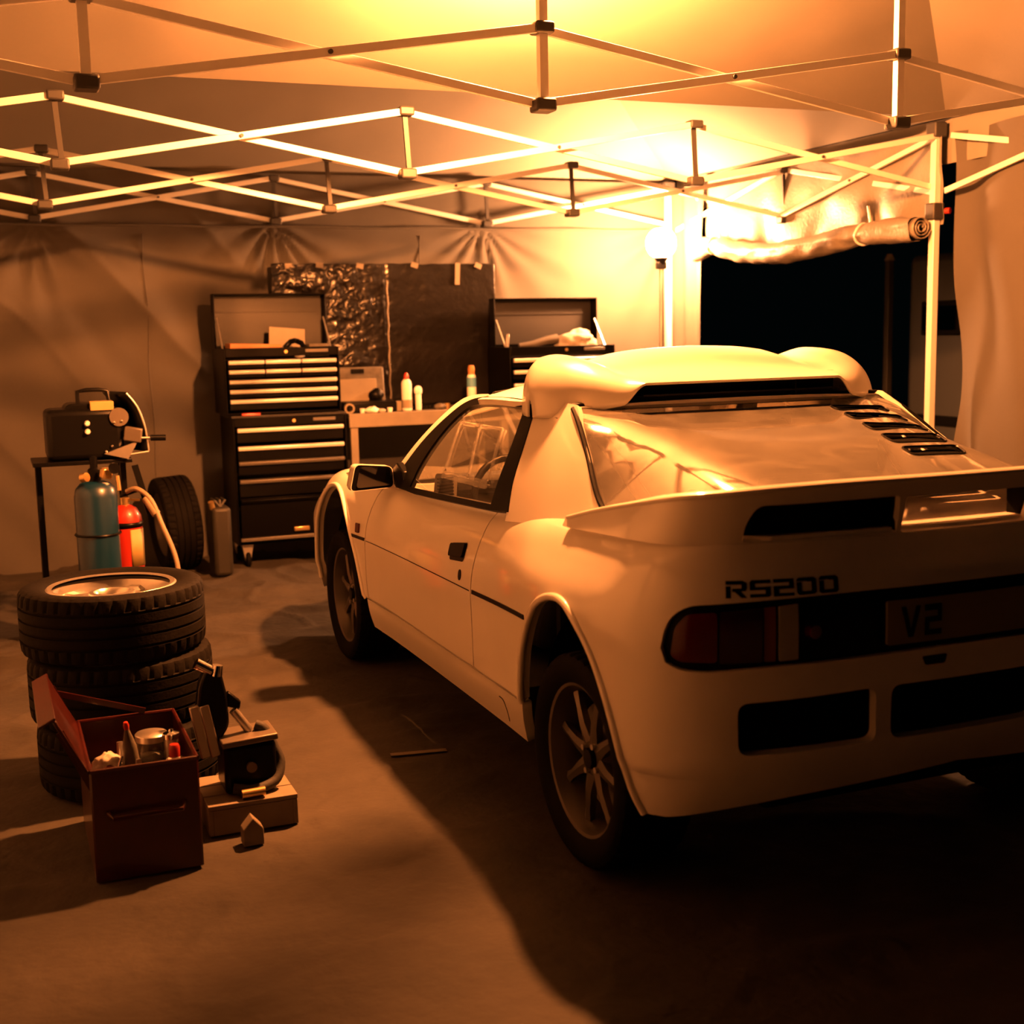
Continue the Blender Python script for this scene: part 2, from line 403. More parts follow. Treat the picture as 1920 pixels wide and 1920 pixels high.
# --- back wall with folds radiating from the truss joints
NODES = (-1.9, -.4, 1.1, 2.6)
def back_fn(u, v):
    x = XL+(XR-XL)*u; z = -.02+2.56*v; d = 0.
    for k, nx in enumerate(NODES):
        dx, dz = x-nx, 2.22-z; r = math.hypot(dx, dz)+.02; a = math.atan2(dx, max(dz, .001))
        if dz > -.1: d += .020*math.exp(-r/.55)*math.sin(a*15+2.5*fold(a*1.3, r, 1.2, k))*min(1, r/.12)
    t = x*.72+z*.62                       # long diagonal drapes of the left half
    d += .065*sstep_(-.1, -1.2, x)*(abs(math.sin(t*5.2+1.6*fold(x, z, .9, 2)))**.7-.5)*(.35+.65*min(1, max(0, z-.5)/1.2))
    d += .012*sstep_(.3, -1., x)*math.sin(t*21+3*fold(x, z, 1.4, 7))*(.4+.6*fold(x, z, .9, 12))
    d += .012*fold(x, z, 1.6, 4)+.006*fold(x, z*.4, 5, 6)
    d += .010*max(0, 1-abs(z-2.19)/.012)*.6 + .004*math.sin(z*9)*sstep_(1.4, .4, z)
    return (x, YB-.0+d*.9, z)
def sstep_(a, b, x):
    t = min(1, max(0, (x-a)/(b-a))); return t*t*(3-2*t)
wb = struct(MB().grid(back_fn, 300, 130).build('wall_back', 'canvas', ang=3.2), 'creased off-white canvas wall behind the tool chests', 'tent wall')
sm = MB(); sm.tube([(XL+.02+i*.2, YB-.035+.004*math.sin(i*2.1), 2.19+.004*math.sin(i*1.3)) for i in range(30)], .008, 8)
sm.build('seam', 'canvas', wb)
for sx in (-1.25, .62):
    MB().tube([(sx+.006*math.sin(i), back_fn((sx-XL)/(XR-XL), (.05+i*.11+.02)/2.56)[1]-.004, .05+i*.11) for i in range(20)], .004, 6).build('seam', 'canvas', wb)
# --- right wall: a strip beside the corner, a header over the opening
def rw_fn(u, v):
    y = YB-.55*u*(1-.10*(1-v)); z = -.02+2.50*v
    return (XR-.015+.035*math.sin(u*17+1.5*v)*(.3+.7*u)+.012*fold(y, z, 2.5), y, z)
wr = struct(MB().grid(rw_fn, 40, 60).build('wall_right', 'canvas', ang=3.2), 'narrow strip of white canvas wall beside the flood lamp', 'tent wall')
def hd_fn(u, v):
    y = 5.02-2.46*u; z = 2.00+.5*v-.06*math.sin(u*PI)*(1-v)
    return (XR+.01+.02*math.sin(u*26+3*fold(u*3, v, 2))*(1-v)+.015*fold(y, z, 3), y, z)
MB().grid(hd_fn, 90, 16).build('header', 'flap_canvas', wr, ang=3.2)
def rf_fn(u, v):
    y = 2.50-2.95*u; z = -.02+2.5*v
    return (XR+.03+.05*math.sin(u*30+2*fold(u*5, v*2, 1.5))*(.4+.6*math.exp(-u*6))+.02*fold(y, z, 2)+.10*math.exp(-u*25)*(1-v), y, z)
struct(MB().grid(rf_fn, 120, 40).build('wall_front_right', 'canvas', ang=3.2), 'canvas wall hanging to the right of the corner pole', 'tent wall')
def lw_fn(u, v):
    y = YB-8.2*u; z = -.02+2.5*v
    return (XL+.02*math.sin(u*40+2*fold(u*6, v, 1))+.03*fold(y, z, 1.5), y, z)
struct(MB().grid(lw_fn, 120, 40).build('wall_left', 'bounce_canvas', ang=3.2), 'unseen canvas side wall on the far left, made paler and longer to bounce light', 'tent wall')  # unseen wall, paler and longer than the tent to bounce light onto the car
# --- canopies
def canopy(name, y0, y1, label):
    xa, xb, ym = XL-.02, XR+.02, (y0+y1)/2; m = MB()
    def face(a, b, c, d, n1, n2):
        a, b, c, d = map(Vector, (a, b, c, d))
        def fn(u, v):
            p = (a*(1-u)+b*u)*(1-v)+(d*(1-u)+c*u)*v
            return p+Vector((0, 0, -.05*math.sin(PI*u)*math.sin(PI*v)+.008*fold(p.x, p.y, 3)*min(1, 4*v)*min(1, 4*(1-v))))
        m.grid(fn, n1, n2)
    rA, rB = (xa+1.5, ym, RIDGE), (xb-1.5, ym, RIDGE)
    face((xa, y0, EAVE), (xb, y0, EAVE), rB, rA, 60, 20); face((xb, y1, EAVE), (xa, y1, EAVE), rA, rB, 60, 20)
    face((xb, y0, EAVE), (xb, y1, EAVE), rB, rB, 30, 20); face((xa, y1, EAVE), (xa, y0, EAVE), rA, rA, 30, 20)
    o = m.build(name, 'roof_canvas', ang=.5); struct(o, label, 'tent roof')
    for (p, q) in (((xa, y0), (xb, y0)), ((xa, y1), (xb, y1)), ((xb, y0), (xb, y1)), ((xa, y0), (xa, y1))):
        if p[1] == q[1] and abs(p[1]-YM) < .05: continue
        nx, ny = (q[1]-p[1]), (p[0]-q[0]); L = math.hypot(nx, ny); nx /= L; ny /= L
        out = .045*(1 if (nx*(p[0]+q[0]-xa-xb)+ny*(p[1]+q[1]-y0-y1)) > 0 else -1)
        MB().grid(lambda u, v: (p[0]+(q[0]-p[0])*u+nx*(out+.01*math.sin(u*60)*v), p[1]+(q[1]-p[1])*u+ny*(out+.01*math.sin(u*60)*v), EAVE+.004-.24*v), 120, 4).build('valance', 'roof_canvas', o, ang=3)
canopy('ceiling', YM, YB, 'white canopy of the rear gazebo over the tool chests')
canopy('ceiling_front', YF, YM, 'white canopy of the front gazebo over the car')
# --- folding frames
def bay(root, a, b, zb, zt, w_=.030):
    """one scissor bay between two joints: two crossing bars"""
    a, b = Vector(a), Vector(b); n = (b-a).cross(Vector((0, 0, 1))).normalized()*.016
    za, zt_ = Vector((0, 0, zb)), Vector((0, 0, zt))
    MB().bar(a+za+n, b+zt_+n, .016, w_).build('scissor_bar', 'frame_white', root, bev=.002)
    MB().bar(a+zt_-n, b+za-n, .016, w_).build('scissor_bar', 'frame_white', root, bev=.002)
    mid = (a+b)/2+Vector((0, 0, (zb+zt)/2)); MB().cyl(mid-n*2, mid+n*2, .008, n=10).build('pivot_bolt', 'bracket_black', root)
def smooth3(pts, n=6):
    P = [Vector(p) for p in pts]; out = []
    for i in range(len(P)-1):
        p0, p1, p2, p3 = P[max(i-1, 0)], P[i], P[i+1], P[min(i+2, len(P)-1)]
        for k in range(n):
            t = k/n; out.append(.5*((2*p1)+(p2-p0)*t+(2*p0-5*p1+4*p2-p3)*t*t+(3*p1-p0-3*p2+p3)*t**3))
    return out+[P[-1]]
def joint(root, p, zb, zt, strut='bracket_black', post=False):
    MB().box((p[0], p[1], zb-.005), (.075, .075, .045)).build('joint_bracket', 'bracket_black', root, bev=.008)
    MB().box((p[0], p[1], zt), (.07, .07, .04)).build('joint_bracket', 'bracket_black', root, bev=.008)
    if post: MB().bar((p[0], p[1], zb), (p[0], p[1], RIDGE-.06), .03).build('peak_post', 'frame_white', root)
    else: MB().bar((p[0]+.01, p[1], zb), (p[0]-.005, p[1], zt), .014, .022).build('tie_strut', strut, root)
def frame(name, label, y0, y1, rows, legs, skip_x=()):
    r = thing(name, label, 'tent frame', (XL, y0, 0)); ym = (y0+y1)/2; xs = [XL, -1.9, -.4, 1.1, XR]
    for y, zb, zt in rows:
        mid = abs(y-ym) < .01
        for i in range(4): bay(r, (xs[i], y, 0), (xs[i+1], y, 0), zb, zt)
        for i in (1, 2, 3): joint(r, (xs[i], y), zb, zt, post=mid and i in (1, 2, 3))
        joint(r, (XL, y), zb, zt)
    for x in (XL, XR):
        bay(r, (x, y0, 0), (x, ym, 0), 2.17, 2.46); bay(r, (x, ym, 0), (x, y1, 0), 2.17, 2.46)
        joint(r, (x, ym), 2.15, 2.46); 
    for (x, y) in legs:
        lg = MB().bar((x, y, 0.012), (x, y, 2.5), .042).build('leg', 'frame_white', r, bev=.004)
        MB().box((x, y, 2.07), (.075, .075, .09)).build('slide_bracket', 'bracket_black', lg, bev=.008)
        MB().box((x, y, 2.5), (.08, .08, .08)).build('corner_bracket', 'bracket_black', lg, bev=.008)
        MB().box((x, y, .01), (.11, .11, .012)).build('foot_plate', 'frame_white', lg)
        if x > 0 and y < 3: MB().cyl((x+.035, y-.045, 2.07), (x+.045, y-.07, 2.07), .016, n=12).build('release_button', 'red_plastic', lg)
    return r
YR, YQ = YB-.07, YM+.05
frame('gazebo_frame', 'white folding scissor frame of the rear gazebo around the tool chests', YQ, YR, [(YR, 2.225, 2.50), (4.05, 2.175, 2.45), (YQ, 2.20, 2.47)], [(XL+.03, YR), (XR-.045, YR), (XR, YQ), (XL+.03, YQ)])
frame('gazebo_frame', 'white folding scissor frame of the front gazebo over the car', YF+.05, YM-.05, [(1.05, 2.25, 2.50), (YF+.05, 2.3, 2.5)], [(XR+.05, YF+.05), (XL+.03, YF+.05)])
# --- rolled door flap under the header
fr = thing('rolled_door_flap', 'rolled-up canvas door flap tied above the dark opening', 'door flap', (XR-.06, 3.8, 1.95))
pts = []; rad = []
for i in range(61):
    u = i/60; y = 4.98-2.36*u
    z = hermite_([(0, 2.0), (.08, 2.03), (.25, 1.965), (.45, 1.93), (.62, 1.945), (.8, 1.985), (1, 1.985)], u)
    pts.append((XR-.10+.01*math.sin(u*9), y, z)); rad.append(.068*(1+.10*fold(u*9, 2, 1)-.28*math.exp(-((u-.10)/.03)**2)-.22*math.exp(-((u-.80)/.03)**2)+.10*math.exp(-((u-.03)/.04)**2)))
def roll_mesh():
    m = MB(); m.tube(pts, rad, 28, caps=False)
    m.v = [tuple(Vector(v)+Vector((1, 0, 1))*.012*noise.noise(Vector((v[0]*9, v[1]*7, v[2]*22)))+Vector((1, 0, 1))*.006*noise.noise(Vector((v[0]*30, v[1]*22, v[2]*50)))) for v in m.v]; return m
rl = roll_mesh().build('roll', 'flap_canvas', fr, ang=3.2)
sp = MB()
for k in range(90):      # spiral end of the roll
    a = k/90*6*PI; r = .012+.052*k/90
    sp.v += [(pts[-1][0]+r*math.cos(a), pts[-1][1]+.01, pts[-1][2]+r*math.sin(a)), (pts[-1][0]+r*math.cos(a), pts[-1][1]-.035, pts[-1][2]+r*math.sin(a))]
sp.f = [(2*k, 2*k+1, 2*k+3, 2*k+2) for k in range(89)]
sp.build('roll_end', 'flap_canvas', rl, ang=3, solid=.003)
for u in (.10, .80):
    i = int(u*60); c = Vector(pts[i]); R = rad[i]+.006
    MB().tube([c+Vector((R*math.cos(a), .01*math.sin(a*2), R*math.sin(a))) for a in [k*2*PI/24 for k in range(25)]]+[c+Vector((.03, 0, .16))], .007, 8).build('tie_strap', 'frame_white', fr)
# --- faint things outside the opening
vn = thing('parked_van', 'dim grey van side with a dark window frame, outside the opening', 'van', (5.4, 4.0, 0))
MB().box((5.5, 3.85, 1.16), (1.9, 2.7, 1.66)).build('body', 'van_grey', vn, bev=.06)
MB().box((4.54, 4.78, 1.50), (.04, .44, .26)).build('window_frame', 'trim_black', vn, bev=.01)
MB().box((4.515, 4.78, 1.50), (.02, .36, .18)).build('pane', 'mirror_glass', vn)
for y in (3.1, 4.65):
    MB().lathe([(.0, -.1), (.2, -.1), (.3, -.08), (.31, 0), (.3, .08), (.2, .1), (0, .1)], (4.68, y, .30), 28, 'x').build('tyre', 'tyre_rubber', vn)
MB().box((4.535, 3.85, .72), (.03, 2.5, .07)).build('rubbing_strip', 'trim_black', vn)
ps = thing('fence_post', 'thin post standing in the dark beyond the opening', 'post', (4.45, 5.3, 0))
MB().bar((4.45, 5.3, -.03), (4.45, 5.3, 1.96), .05).build('shaft', 'can_olive', ps, bev=.004)
MB().prism([(-.03, 0), (.03, 0), (0, .05)], .06, (4.45, 5.33, 1.96), (1, 0, 0), (0, 0, 1)).build('cap', 'pale_wood', ps)

# ================================================================== THE CAR
car = thing('rally_car', 'white two-door rally car with roof scoop and tail spoiler, seen from behind', 'car', (0, 1.25, 0))
def T_of(s): return hermite(TT, curv(abs(s))[1])
def mir(poly): return [(-p[0],)+tuple(p[1:]) for p in poly]
ARCH_R = [(.94, .27), (.954, .32), (.978, .446), (1.037, .584), (1.114, .703), (1.204, .767), (1.305, .772), (1.42, .728), (1.51, .66), (1.575, .57), (1.60, .48), (1.612, .391)]
ARCH_F = [(3.305, .386), (3.37, .515), (3.481, .659), (3.594, .765), (3.70, .808), (3.80, .812), (3.90, .785), (3.99, .72), (4.06, .62), (4.11, .48), (4.14, .33)]
def smooth(pts, n=5):
    out = []
    for i in range(len(pts)-1):
        p0, p1, p2, p3 = pts[max(i-1, 0)], pts[i], pts[i+1], pts[min(i+2, len(pts)-1)]
        for k in range(n):
            t = k/n; out.append(tuple(.5*((2*p1[a])+(-p0[a]+p2[a])*t+(2*p0[a]-5*p1[a]+4*p2[a]-p3[a])*t*t+(-p0[a]+3*p1[a]-3*p2[a]+p3[a])*t**3) for a in (0, 1)))
    return out+[pts[-1]]
AR, AF = smooth(ARCH_R), smooth(ARCH_F)
GAP_R = smooth([(2.028, .388), (2.022, .46), (2.024, .525), (2.033, .646), (2.034, .716), (2.024, .80), (2.014, .87), (2.012, .913)], 4)
GAP_F = smooth([(3.246, .39), (3.262, .46), (3.268, .56), (3.267, .63), (3.262, .70), (3.250, .765), (3.236, .83), (3.228, .872)], 4)
g = .0035
def tops(s0, s1, d=.03):
    n = max(2, int(abs(s1-s0)/d)); return [(s0+(s1-s0)*k/n, T_of(s0+(s1-s0)*k/n)) for k in range(n+1)]
# --- rear clamshell: both quarters and the tail in one moulding
left = [(.0, .365), (.488, .325), (.716, .292), (.86, .272)]+AR+[(1.70, .390), (2.02, .389)]+[(a-g, b) for a, b in GAP_R]+tops(2.0, .02)[1:]
outer = left+mir(left[1:])[::-1]
LAMP = [(.838, .723), (.828, .77), (.808, .804), (.77, .826), (.719, .833), (.579, .840), (.356, .845), (.1, .846)]
LAMPB = [(.1, .688), (.356, .682), (.579, .678), (.719, .670), (.789, .674), (.826, .690)]
half = smooth(LAMPB, 3)+smooth(LAMP, 3); lamp_poly = half+mir(half)[::-1]
slot1 = rpoly([(.652, .592), (.290, .604), (.278, .462), (.646, .457)], .03)
slot2 = rpoly([(.246, .604), (-.246, .604), (-.236, .462), (.236, .462)], .03)
latch = rpoly([(.16, .668), (.085, .668), (.092, .645), (.15, .645)], .006)
clam = panel('rear_clamshell', B, outer, [lamp_poly, slot1, mir(slot1), slot2], 'paint', car, (.035, .03), .03, True)
for pl in (slot1, mir(slot1), slot2): panel('bumper_vent', B, pl, (), 'void_black', clam, (.05, .05), 0, True, -.028)
panel('boot_latch', B, latch, (), 'trim_black', clam, (.05, .05), .004, True, .002)
lr = panel('tail_panel', B, lamp_poly, (), 'trim_black', car, (.04, .04), 0, True, -.018)
for sg in (1, -1):
    f = (lambda p: p) if sg == 1 else mir
    lens = panel('tail_lamp', B, f(rpoly([(.815, .705), (.805, .775), (.775, .808), (.70, .815), (.70, .692), (.79, .692)], .012)), (), 'red_lens', car, (.04, .04), .01, True, -.006)
    panel('brake_lens', B, f(rpoly([(.695, .815), (.59, .822), (.59, .690), (.695, .690)], .005)), (), 'dark_lens', lens, (.04, .04), .01, True, -.006)
    panel('fog_lens', B, f(rpoly([(.585, .822), (.556, .824), (.556, .690), (.585, .690)], .003)), (), 'amber_lens', lens, (.04, .04), .01, True, -.010)
    panel('reversing_lens', B, f(rpoly([(.548, .824), (.500, .828), (.500, .692), (.548, .690)], .003)), (), 'white_lens', lens, (.04, .04), .01, True, -.006)
    c0 = Vector(B(sg*.46, .757)); MB().cyl(c0+Vector((0, .02, 0)), c0+Vector((0, -.004, 0)), .017, n=20).build('reflector', 'red_lens', lens)
# number plate with its two visible characters
np_ = panel('number_plate', B, rpoly([(.264, .706), (.264, .815), (-.264, .815), (-.264, .706)], .008), (), 'plate_yellow', car, (.05, .05), .008, True, .004)
def glyph(par, polys, s0, z0, w_, h_, m, lift, nm='letter'):
    for pl in polys: panel(nm, B, [(s0-a*w_, z0+b*h_) for a, b in pl], (), m, par, (.03, .03), .0, True, lift)
V_ = [[(0, 1), (.24, 1), (.5, .25), (.76, 1), (1, 1), (.63, 0), (.37, 0)]]
TWO = [[(0, 1), (1, 1), (1, .8), (0, .8)], [(.76, .8), (1, .8), (1, .42), (.76, .42)], [(0, .6), (.76, .6), (.76, .42), (0, .42)], [(0, .42), (.26, .42), (.26, .18), (0, .18)], [(0, .18), (1, .18), (1, 0), (0, 0)]]
glyph(np_, V_, .226, .722, .056, .076, 'trim_black', .0055); glyph(np_, TWO, .158, .722, .050, .076, 'trim_black', .0055)
# badge lettering
R_ = [[(0, 1), (.8, 1), (1, .86), (1, .78), (0, .78)], [(0, .70), (.24, .70), (.24, 0), (0, 0)], [(.74, .78), (1, .78), (1, .52), (.74, .52)], [(.3, .56), (1, .56), (.94, .40), (.3, .36)], [(.40, .38), (.70, .40), (1, 0), (.72, 0)]]
S_ = [[(.1, 1), (1, 1), (1, .8), (0, .8), (0, .9)], [(0, .8), (.26, .8), (.26, .58), (0, .58)], [(0, .6), (1, .6), (1, .5), (.92, .42), (0, .42)], [(.74, .44), (1, .48), (1, .2), (.74, .2)], [(0, .2), (1, .2), (1, .1), (.9, 0), (0, 0)]]
Z_ = [[(.12, 1), (.88, 1), (1, .88), (1, .76), (.52, .76), (.52, .8), (.12, .8), (0, .8), (0, .88)], [(0, .76), (.26, .76), (.26, .22), (0, .22)], [(.74, .76), (1, .76), (1, .22), (.74, .22)], [(0, .22), (1, .22), (1, .12), (.88, 0), (.12, 0), (0, .12)]]
for k, gl in enumerate((R_, S_, TWO, Z_, Z_)): glyph(clam, gl, .680-k*.0585, .848, .052, .040, 'trim_black', .0012, 'badge_letter')
# --- per side: doors, front clamshell halves, sills, strips, glass
for sg in (1, -1):
    f = (lambda p: p) if sg == 1 else mir
    d_out = [(2.035, .391), (3.24, .391)]+[(a-g, b) for a, b in GAP_F]+tops(3.22, 2.02)[1:-1]+[(a+g, b) for a, b in GAP_R][::-1]
    door = panel('door', B, f(d_out), (), 'paint', car, (.045, .03), .03, True)
    fo = [(a+g, b) for a, b in GAP_F]+tops(3.24, SMAX, .04)[1:]+[(SMAX, .25), (4.6, .26), (4.2, .27)]+AF[::-1]
    panel('front_clamshell', B, f(fo), (), 'paint', car, (.05, .03), .03, True)
    sill = panel('sill', B, f([(1.655, .252), (1.66, .252), (3.292, .262), (3.30, .30), (3.30, .384), (1.618, .384)]), (), 'paint', car, (.05, .03), .03, True)
    arc = [Vector(B(sg*s_, z_)) for s_, z_ in smooth([(1.83, .350), (1.80, .347), (1.785, .33), (1.78, .305), (1.785, .28)], 5)]
    MB().tube(arc, .002, 6).build('jack_cover_line', 'trim_black', sill)
    for pts_ in (AR, AF):
        MB().tube([Vector(B(sg*a, b)) for a, b in pts_], .011, 10).build('arch_lip', 'paint', car)
    panel('side_strip', B, f([(1.545, .656), (1.545, .670), (2.018, .656), (2.018, .643)]), (), 'trim_black', car, (.05, .05), .004, True, .003)
    panel('side_strip', B, f([(3.275, .632), (3.275, .645), (3.46, .640), (3.455, .627)]), (), 'trim_black', car, (.05, .05), .004, True, .003)
    panel('swage_line', B, f([(2.045, .646), (2.045, .650), (3.255, .637), (3.255, .634)]), (), 'trim_black', door, (.05, .05), .0, True, .0012)
    hd = panel('handle_recess', B, f(rpoly([(2.265, .772), (2.122, .792), (2.128, .728), (2.262, .716)], .012)), (), 'trim_black', door, (.04, .04), .0, True, .0018)
    panel('handle', B, f(rpoly([(2.262, .770), (2.126, .789), (2.131, .742), (2.260, .728)], .012)), (), 'trim_black', door, (.04, .04), .010, True, .011)
    panel('door_lock', B, f([(2.145+.012*math.cos(a), .683+.018*math.sin(a)) for a in [k*PI/8 for k in range(16)]]), (), 'trim_black', door, (.05, .05), .003, True, .003)
    panel('side_repeater', B, f(rpoly([(3.345, .695), (3.385, .695), (3.385, .655), (3.345, .655)], .008)), (), 'red_lens', car, (.05, .05), .008, True, .008)
    # greenhouse
    Gs = (lambda y, z: G(y, z, 1)) if sg == 1 else (lambda y, z: G(y, z, -1))
    fr_o = [(1.715, .880), (1.712, .934)]+smooth([(1.69, .962), (1.563, 1.079), (1.406, 1.183), (1.298, 1.227), (1.158, 1.246), (.915, 1.254), (.690, 1.250)], 5)+smooth([(.680, 1.244), (.617, 1.127), (.574, 1.008), (.530, .922)], 4)+[(.628, .915), (1.476, .880)]
    gl = smooth([(1.50, .899), (1.478, .985), (1.395, 1.106), (1.30, 1.186), (1.197, 1.217), (1.0, 1.226), (.77, 1.228)], 5)+smooth([(.750, 1.215), (.695, 1.106), (.668, .99), (.655, .932)], 4)
    panel('window_frame', Gs, fr_o, [gl], 'trim_black', door, (.05, .05), .02, sg == 1, .003)
    wn = panel('side_window', Gs, gl, (), 'window_glass', door, (.08, .08), 0, sg == 1, -.002)
    # clear sliding pane fixed in the window
    def bar_on(a, b, w2=.010):
        d = Vector((b[0]-a[0], b[1]-a[1])); n = Vector((-d.y, d.x)).normalized()*w2/2
        panel('sliding_pane_rail', Gs, [(a[0]+n.x, a[1]+n.y), (a[0]-n.x, a[1]-n.y), (b[0]-n.x, b[1]-n.y), (b[0]+n.x, b[1]+n.y)], (), 'perspex', door, (.1, .1), .008, sg == 1, .008)
    q0, q1, q2, q3 = (1.243, 1.150), (.834, 1.153), (.738, .990), (1.163, .983)
    m0, m1 = (1.039, 1.152), (.926, .988)
    for a, b in ((q0, q1), (q1, q2), (q2, q3), (q3, q0), (m0, m1)): bar_on(a, b)
    bar_on((q3[0]+.01, q3[1]-.012), (q2[0]-.01, q2[1]-.012), .016)
    ap = smooth([(1.722, .93), (1.69, .966), (1.563, 1.083), (1.406, 1.187), (1.298, 1.231), (1.158, 1.250)], 4)
    apo = smooth([(1.15, 1.258), (1.28, 1.250), (1.40, 1.226), (1.52, 1.160), (1.66, 1.055), (1.80, .93), (1.86, .872)], 4)
    panel('a_pillar', Gs, ap+apo+[(1.722, .872)], (), 'paint', car, (.05, .05), .02, sg == 1)
    qp = [(.532, .895), (.578, 1.008), (.621, 1.127), (.684, 1.244), (.694, 1.262), (.44, 1.252), (.412, 1.237), (.21, 1.11), (.04, .993), (.0, .93)]
    panel('quarter_panel', Gs, qp, (), 'paint', car, (.05, .04), .02, sg == 1)
    # door mirror
    mx = -sg*.86
    mr = MB(); sh = rpoly([(-.095, -.052), (.088, -.045), (.082, .040), (-.07, .055)], .022)
    secs = []
    for y_, k in ((1.735, .97), (1.735, 1.), (1.78, 1.), (1.82, .93), (1.85, .75), (1.862, .35)):
        secs.append([(mx+sg*px*k, y_, .917+pz*k) for px, pz in sh])
    n = len(sh); mr.v = [p for sc in secs for p in sc]
    mr.f = [(i*n+k, i*n+(k+1) % n, (i+1)*n+(k+1) % n, (i+1)*n+k) for i in range(len(secs)-1) for k in range(n)]+[tuple(range((len(secs)-1)*n, len(secs)*n))]
    mo = mr.build('mirror_shell', 'paint', car, ang=.9)
    MB().prism([(sg*a*.96, b*.96) for a, b in sh], .012, (mx, 1.748, .917), (1, 0, 0), (0, 0, 1)).build('mirror_bezel', 'trim_black', mo)
    MB().prism([(sg*(a*.80+.006), b*.80+.002) for a, b in sh], .006, (mx, 1.739, .917), (1, 0, 0), (0, 0, 1)).build('mirror_glass', 'mirror_glass', mo)
    am = MB(); am.prism([(1.60, .872), (1.83, .870), (1.80, .925), (1.70, .975), (1.62, .945)], .030*sg, (-sg*.772, 0, 0), (0, 1, 0), (0, 0, 1))
    am.box((-sg*.80, 1.79, .915), (.07, .07, .05)); am.build('mirror_arm', 'trim_black', mo, bev=.006)
# --- roof, windscreen, bonnet
def Rf(x, y):
    e = abs(x)/.625
    return (x, y, 1.245+(.012+.056*sstep_(.45, .95, y))*(1-e**2.6)-.10*max(0, y-.95)**2*1.4-.02*max(0, .7-y))
panel('roof', Rf, [(-.575, .45), (.575, .45), (.60, .68), (.618, .85), (.622, 1.17), (.45, 1.25), (.2, 1.285), (-.2, 1.285), (-.45, 1.25), (-.622, 1.17), (-.618, .85), (-.60, .68)], (), 'paint', car, (.04, .05), .02)
def Wd(u, t):
    b0 = Vector((.765*u, 2.08-.22*u*u, .855+.015*u*u)); t0 = Vector((.612*u, 1.285-.115*u*u, 1.282-.035*u*u))
    p = b0.lerp(t0, t); k = math.sin(PI*t); return (p.x, p.y+.035*k, p.z+.035*k)
panel('windscreen', Wd, [(-.97, 0), (.97, 0), (.97, 1), (-.97, 1)], (), 'window_glass', car, (.12, .12), 0)
MB().tube([Wd(u/10, -.01) for u in range(-9, 10)], .012, 8).build('windscreen_seal', 'trim_black', car)
MB().tube([Wd(u/10, 1.0) for u in range(-9, 10)], .010, 8).build('windscreen_seal', 'trim_black', car)
def Hd(x, y):
    zz = hermite([(1.7, .872), (2.1, .858), (2.5, .80), (2.9, .72), (3.27, .64)], y); e = min(1, abs(x)/.80)
    return (x, y, zz-.018*(1-e**4)+.05*sstep_(.55, .78, abs(x))*math.exp(-((y-2.35)/.45)**2))
panel('bonnet', Hd, [(-.80, 1.78), (-.4, 1.98), (0, 2.06), (.4, 1.98), (.80, 1.78), (.79, 2.85), (.68, 3.07), (.34, 3.2), (0, 3.23), (-.34, 3.2), (-.68, 3.07), (-.79, 2.85)], (), 'paint', car, (.05, .06), .01)
# --- roof scoop
SX = .645
ZT = [(0, 1.418), (.25, 1.412), (.45, 1.398), (.60, 1.376), (.68, 1.388), (.76, 1.400), (.84, 1.394), (.91, 1.37), (.96, 1.335), (.985, 1.30), (1, 1.262)]
YF_ = [(0, .93), (.5, .955), (.7, .965), (.82, .915), (.90, .85), (.96, .765), (1, .66)]
YR_ = [(0, .385), (.55, .39), (.64, .40), (.75, .43), (.88, .49), (.96, .55), (1, .62)]
def scoop_fn(a, t):
    x = (a*2-1)*SX; u = abs(x)/SX; zt, yf, yr = hermite(ZT, u), hermite(YF_, u), hermite(YR_, u)
    zb = Rf(max(-.62, min(.62, x)), .7)[2]-.02-.02*sstep_(.5, 1, u); pod = sstep_(.55, .67, u)
    y = yf+(yr-yf)*t
    if t < .34: fz = math.sqrt(max(0, 1-(1-t/.34)**2))
    else:
        k = (t-.34)/.66; fr = (1.313-zb)/(zt-zb)
        fz = (1-pod)*(1-(1-fr)*k**1.15)+pod*math.sqrt(max(0, 1-k**2.4))
    return (x, y, zb+(zt-zb)*fz)
sc = MB(); us = [.5+.5*math.copysign(abs(k/60)**.85, k) for k in range(-60, 61)]
ts = [0, .004, .012, .025, .045, .07, .1, .13, .17, .21, .25, .30, .34, .4, .46, .52, .58, .64, .7, .75, .8, .85, .89, .92, .945, .965, .98, .99, .996, 1]
sc.v = [scoop_fn(a, t) for t in ts for a in us]; k = len(us)
sc.f = [(j*k+i, j*k+i+1, (j+1)*k+i+1, (j+1)*k+i) for j in range(len(ts)-1) for i in range(k-1)]
sco = sc.build('roof_scoop', 'paint', car, ang=1.2)
sco.modifiers.new('thickness', 'SOLIDIFY').thickness = .008; sco.modifiers['thickness'].offset = -1
vb = MB(); vb.box((0, .475, 1.278), (.78, .02, .10)); vb.build('scoop_outlet', 'void_black', sco)
MB().box((0, .43, 1.272), (.72, .05, .005)).build('outlet_slat', 'trim_black', sco)
MB().box((.20, .43, 1.285), (.004, .05, .055)).build('outlet_rib', 'trim_black', sco)
